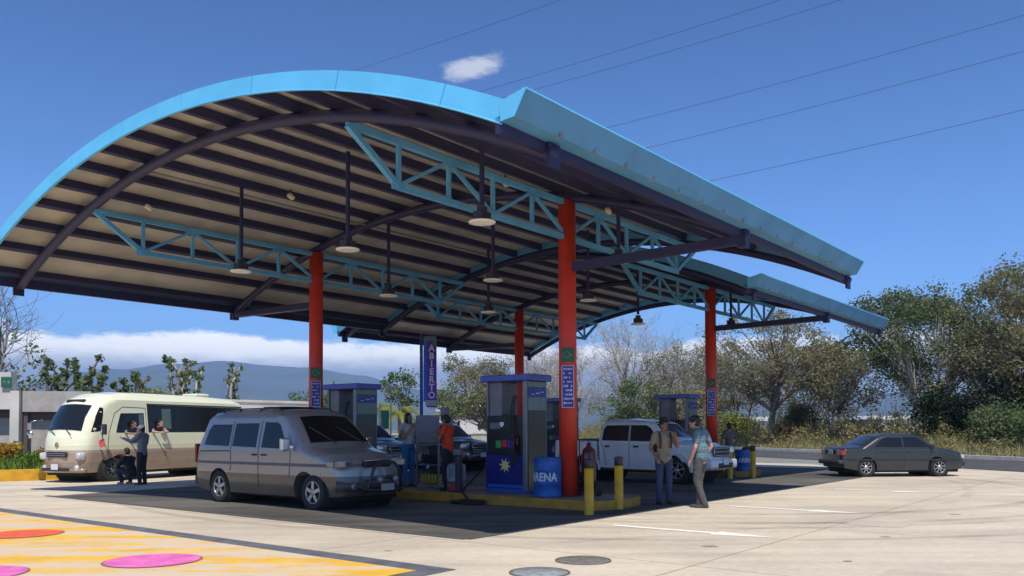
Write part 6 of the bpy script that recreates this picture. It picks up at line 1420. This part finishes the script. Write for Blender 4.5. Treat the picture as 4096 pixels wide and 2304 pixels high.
# man in the teal shirt, half in the sun, leaning forward with hand on hip
M_teal = mat('light_blue_striped_shirt', (0.085, 0.15, 0.19), 0.8, var=0.1)
tt = M_teal.node_tree; bb_ = tt.nodes['Principled BSDF']; tq = [n for n in tt.nodes if n.type == 'TEX_COORD'][0]
wv = N(tt, 'ShaderNodeTexWave', i_Scale=9.0); wv.bands_direction = 'Z'; tt.links.new(tq.outputs['Object'], wv.inputs['Vector'])
mx = N(tt, 'ShaderNodeMix', data_type='RGBA'); tt.links.new(mrange(tt, wv.outputs[0], 0.62, 0.85, 0, 0.35), mx.inputs[0]); tt.links.new(bb_.inputs['Base Color'].links[0].from_socket, mx.inputs[6]); mx.inputs[7].default_value = (0.30, 0.47, 0.53, 1); tt.links.new(mx.outputs[2], bb_.inputs['Base Color'])
person((3.70, 16.66, 0), face_to(-0.75, 0.55), 1.05, 'tall man in a light blue striped shirt and grey trousers, at the shadow edge',
       dict(pelvis=(0, -.03, .93), chest=(0, .02, 1.26), neck=(-.01, .05, 1.45), head=(-.02, .10, 1.585), elR=(.27, -.10, 1.14), wrR=(.20, .02, .93), elL=(-.27, -.02, 1.13), wrL=(-.22, .10, .90), knR=(.07, .06, .50), anR=(-.02, .02, .09), knL=(-.07, .05, .50), anL=(-.05, -.10, .09), toeR=(-.3, 1, 0), toeL=(-.3, 1, 0)),
       M_teal, M_gt, mat('grey_black_trainers', (0.05, 0.055, 0.055), 0.6), M_skinl, 'curly', 0.55, tuck=False, face=0.35, belly=0.035)
# man with hat and pack straps
M_kh = mat('khaki_shirt', (0.30, 0.25, 0.17), 0.85, var=0.15, vscale=5)
p = person((3.12, 17.45, 0), face_to(0.2, -1.0), 1.01, 'man in a dark brimmed hat, khaki shirt and jeans, facing the camera',
       dict(elR=(.26, -.06, 1.14), wrR=(.20, .10, .95), elL=(-.28, .04, 1.17), wrL=(-.20, .16, 1.35), knR=(.11, .03, .5), anR=(.12, -.02, .09)),
       M_kh, M_jean, None, M_skin, 'short', 0.5, hat='brim', tuck=False, face=0.3)
g = MB()
for s in (1, -1): g.tube([(s*.11, .10, 1.14), (s*.12, .135, 1.30), (s*.115, .07, 1.45), (s*.11, -.08, 1.46), (s*.11, -.14, 1.30)], .022, 8)
g.build('pack_straps', mat('dark_red_strap', (0.09, 0.03, 0.03), 0.8), p); g = MB(); g.rbox((0, -.21, 1.26), (.30, .16, .42), .05); g.build('backpack', mat('dark_backpack', (0.05, 0.035, 0.035), 0.8), p)
# attendant in red on the island
person(tuple(W(-0.25, 3.15, 0.178)), face_to(-1.0, 0.45), 1.0, 'man in a bright orange-red shirt on the island by the display rack',
       dict(elR=(.27, .10, 1.17), wrR=(.20, .30, 1.30), elL=(-.27, .08, 1.17), wrL=(-.16, .28, 1.22), head=(0, .05, 1.58), knR=(.11, .02, .5), anR=(.13, -.02, .09)),
       mat('orange_red_shirt', (0.62, 0.055, 0.02), 0.8, var=0.15, vscale=5), M_dtr, None, M_skin, 'short', 0.5, tuck=False, belly=0.02)
# woman with long hair behind the rack
person(tuple(W(0.05, 4.72, 0.178)), face_to(0.6, -0.6), 1.03, 'woman with long dark hair, white top and blue jeans, left of the display rack',
       dict(elR=(.22, .10, 1.13), wrR=(.08, .20, 1.36), elL=(-.24, .06, 1.13), wrL=(-.16, .24, 1.10)),
       mat('white_cotton_top', (0.48, 0.47, 0.50), 0.85), mat('bright_blue_jeans', (0.03, 0.14, 0.32), 0.85), None, M_skin, 'long', 0.15, tuck=True, vox=0.012)
# people beyond the pickup and by the far bollards
person((6.92, 27.0, 0), face_to(-0.4, 1.0), 1.0, 'man in a dark grey shirt seen from behind, beyond the nose of the white pickup',
       dict(elR=(.30, -.02, 1.15), wrR=(.24, .14, 1.00), elL=(-.30, -.02, 1.15), wrL=(-.24, .14, 1.00)), mat('charcoal_shirt', (0.10, 0.095, 0.10), 0.85), mat('olive_trousers', (0.12, 0.12, 0.08), 0.85), None, M_skin, 'short', 0.5, tuck=False, vox=0.014)
person((7.72, 27.9, 0), face_to(-0.6, -0.8), 0.64, 'child in brown clothes standing by the small blue drum and the far bollards',
       dict(elR=(.27, .06, 1.18), wrR=(.16, .22, 1.22)), mat('brown_shirt', (0.16, 0.07, 0.04), 0.85), mat('brown_trousers', (0.09, 0.06, 0.045), 0.85), None, M_skin, 'short', 1.0, tuck=False, vox=0.018)
# at the minibus: standing man with cap, squatting man, driver and passenger leaning out
person((-10.72, 24.55, 0), face_to(-0.95, 0.25), 1.0, 'man in a white cap, long-sleeved grey shirt and dark trousers standing at the minibus door',
       dict(elR=(.25, .06, 1.18), wrR=(.16, .27, 1.22), elL=(-.26, .16, 1.24), wrL=(-.24, .46, 1.34), head=(0, .03, 1.595)), mat('slate_grey_shirt', (0.20, 0.215, 0.25), 0.85), M_dtr, None, M_skin, 'short', 1.0, hat='cap', tuck=False, vox=0.012)
person((-11.28, 24.85, 0), face_to(-0.9, 0.4), 1.0, 'man in dark clothes squatting beside the front wheel of the minibus',
       dict(pelvis=(0, -.22, .30), chest=(0, -.10, .62), neck=(0, -.02, .80), head=(0, .03, .93), shR=(.17, -.06, .74), shL=(-.17, -.06, .74), elR=(.24, .12, .52), wrR=(.12, .34, .50), elL=(-.24, .12, .52), wrL=(-.12, .34, .50), hipR=(.09, -.20, .28), knR=(.20, .22, .50), anR=(.15, .04, .09), hipL=(-.09, -.20, .28), knL=(-.20, .22, .50), anL=(-.15, .04, .09)),
       mat('black_jacket', (0.012, 0.012, 0.015), 0.8), mat('dark_denim', (0.02, 0.03, 0.05), 0.85), mat('pale_trainers', (0.30, 0.26, 0.22), 0.6), M_skin, 'short', 1.0, tuck=False, vox=0.012)
def at_bus(x, y, z): return tuple(BUS.matrix_world @ Vector((x, y, z)))
bpy.context.view_layer.update()
yaw = BUS.rotation_euler.z
SIT = dict(pelvis=(0, -.55, .86), chest=(0, -.28, 1.10), neck=(0, -.05, 1.24), head=(0, .09, 1.34), shR=(.17, -.10, 1.20), shL=(-.17, -.10, 1.20), elR=(.25, .04, 1.09), wrR=(.12, .20, 1.06), elL=(-.24, .16, 1.08), wrL=(-.10, .16, 1.07),
           hipR=(.09, -.53, .84), knR=(.11, -.22, .80), anR=(.11, -.26, .42), hipL=(-.09, -.53, .84), knL=(-.11, -.22, .80), anL=(-.11, -.26, .42), toeR=(1, .2, 0), toeL=(-1, .2, 0))
person(at_bus(1.75, 1.04, 0.40), yaw, 1.0, 'driver with dark hair leaning out of the door window of the minibus', SIT, mat('pale_grey_shirt', (0.34, 0.34, 0.36), 0.85), M_dtr, None, M_skin, 'short', 0.5, vox=0.014)
person(at_bus(0.70, 1.04, 0.44), yaw, 1.0, 'passenger in a pink and white top leaning an arm out of the minibus side window', SIT, mat('pink_white_shirt', (0.50, 0.36, 0.40), 0.85), M_dtr, None, M_skinl, 'short', 0.5, vox=0.014)
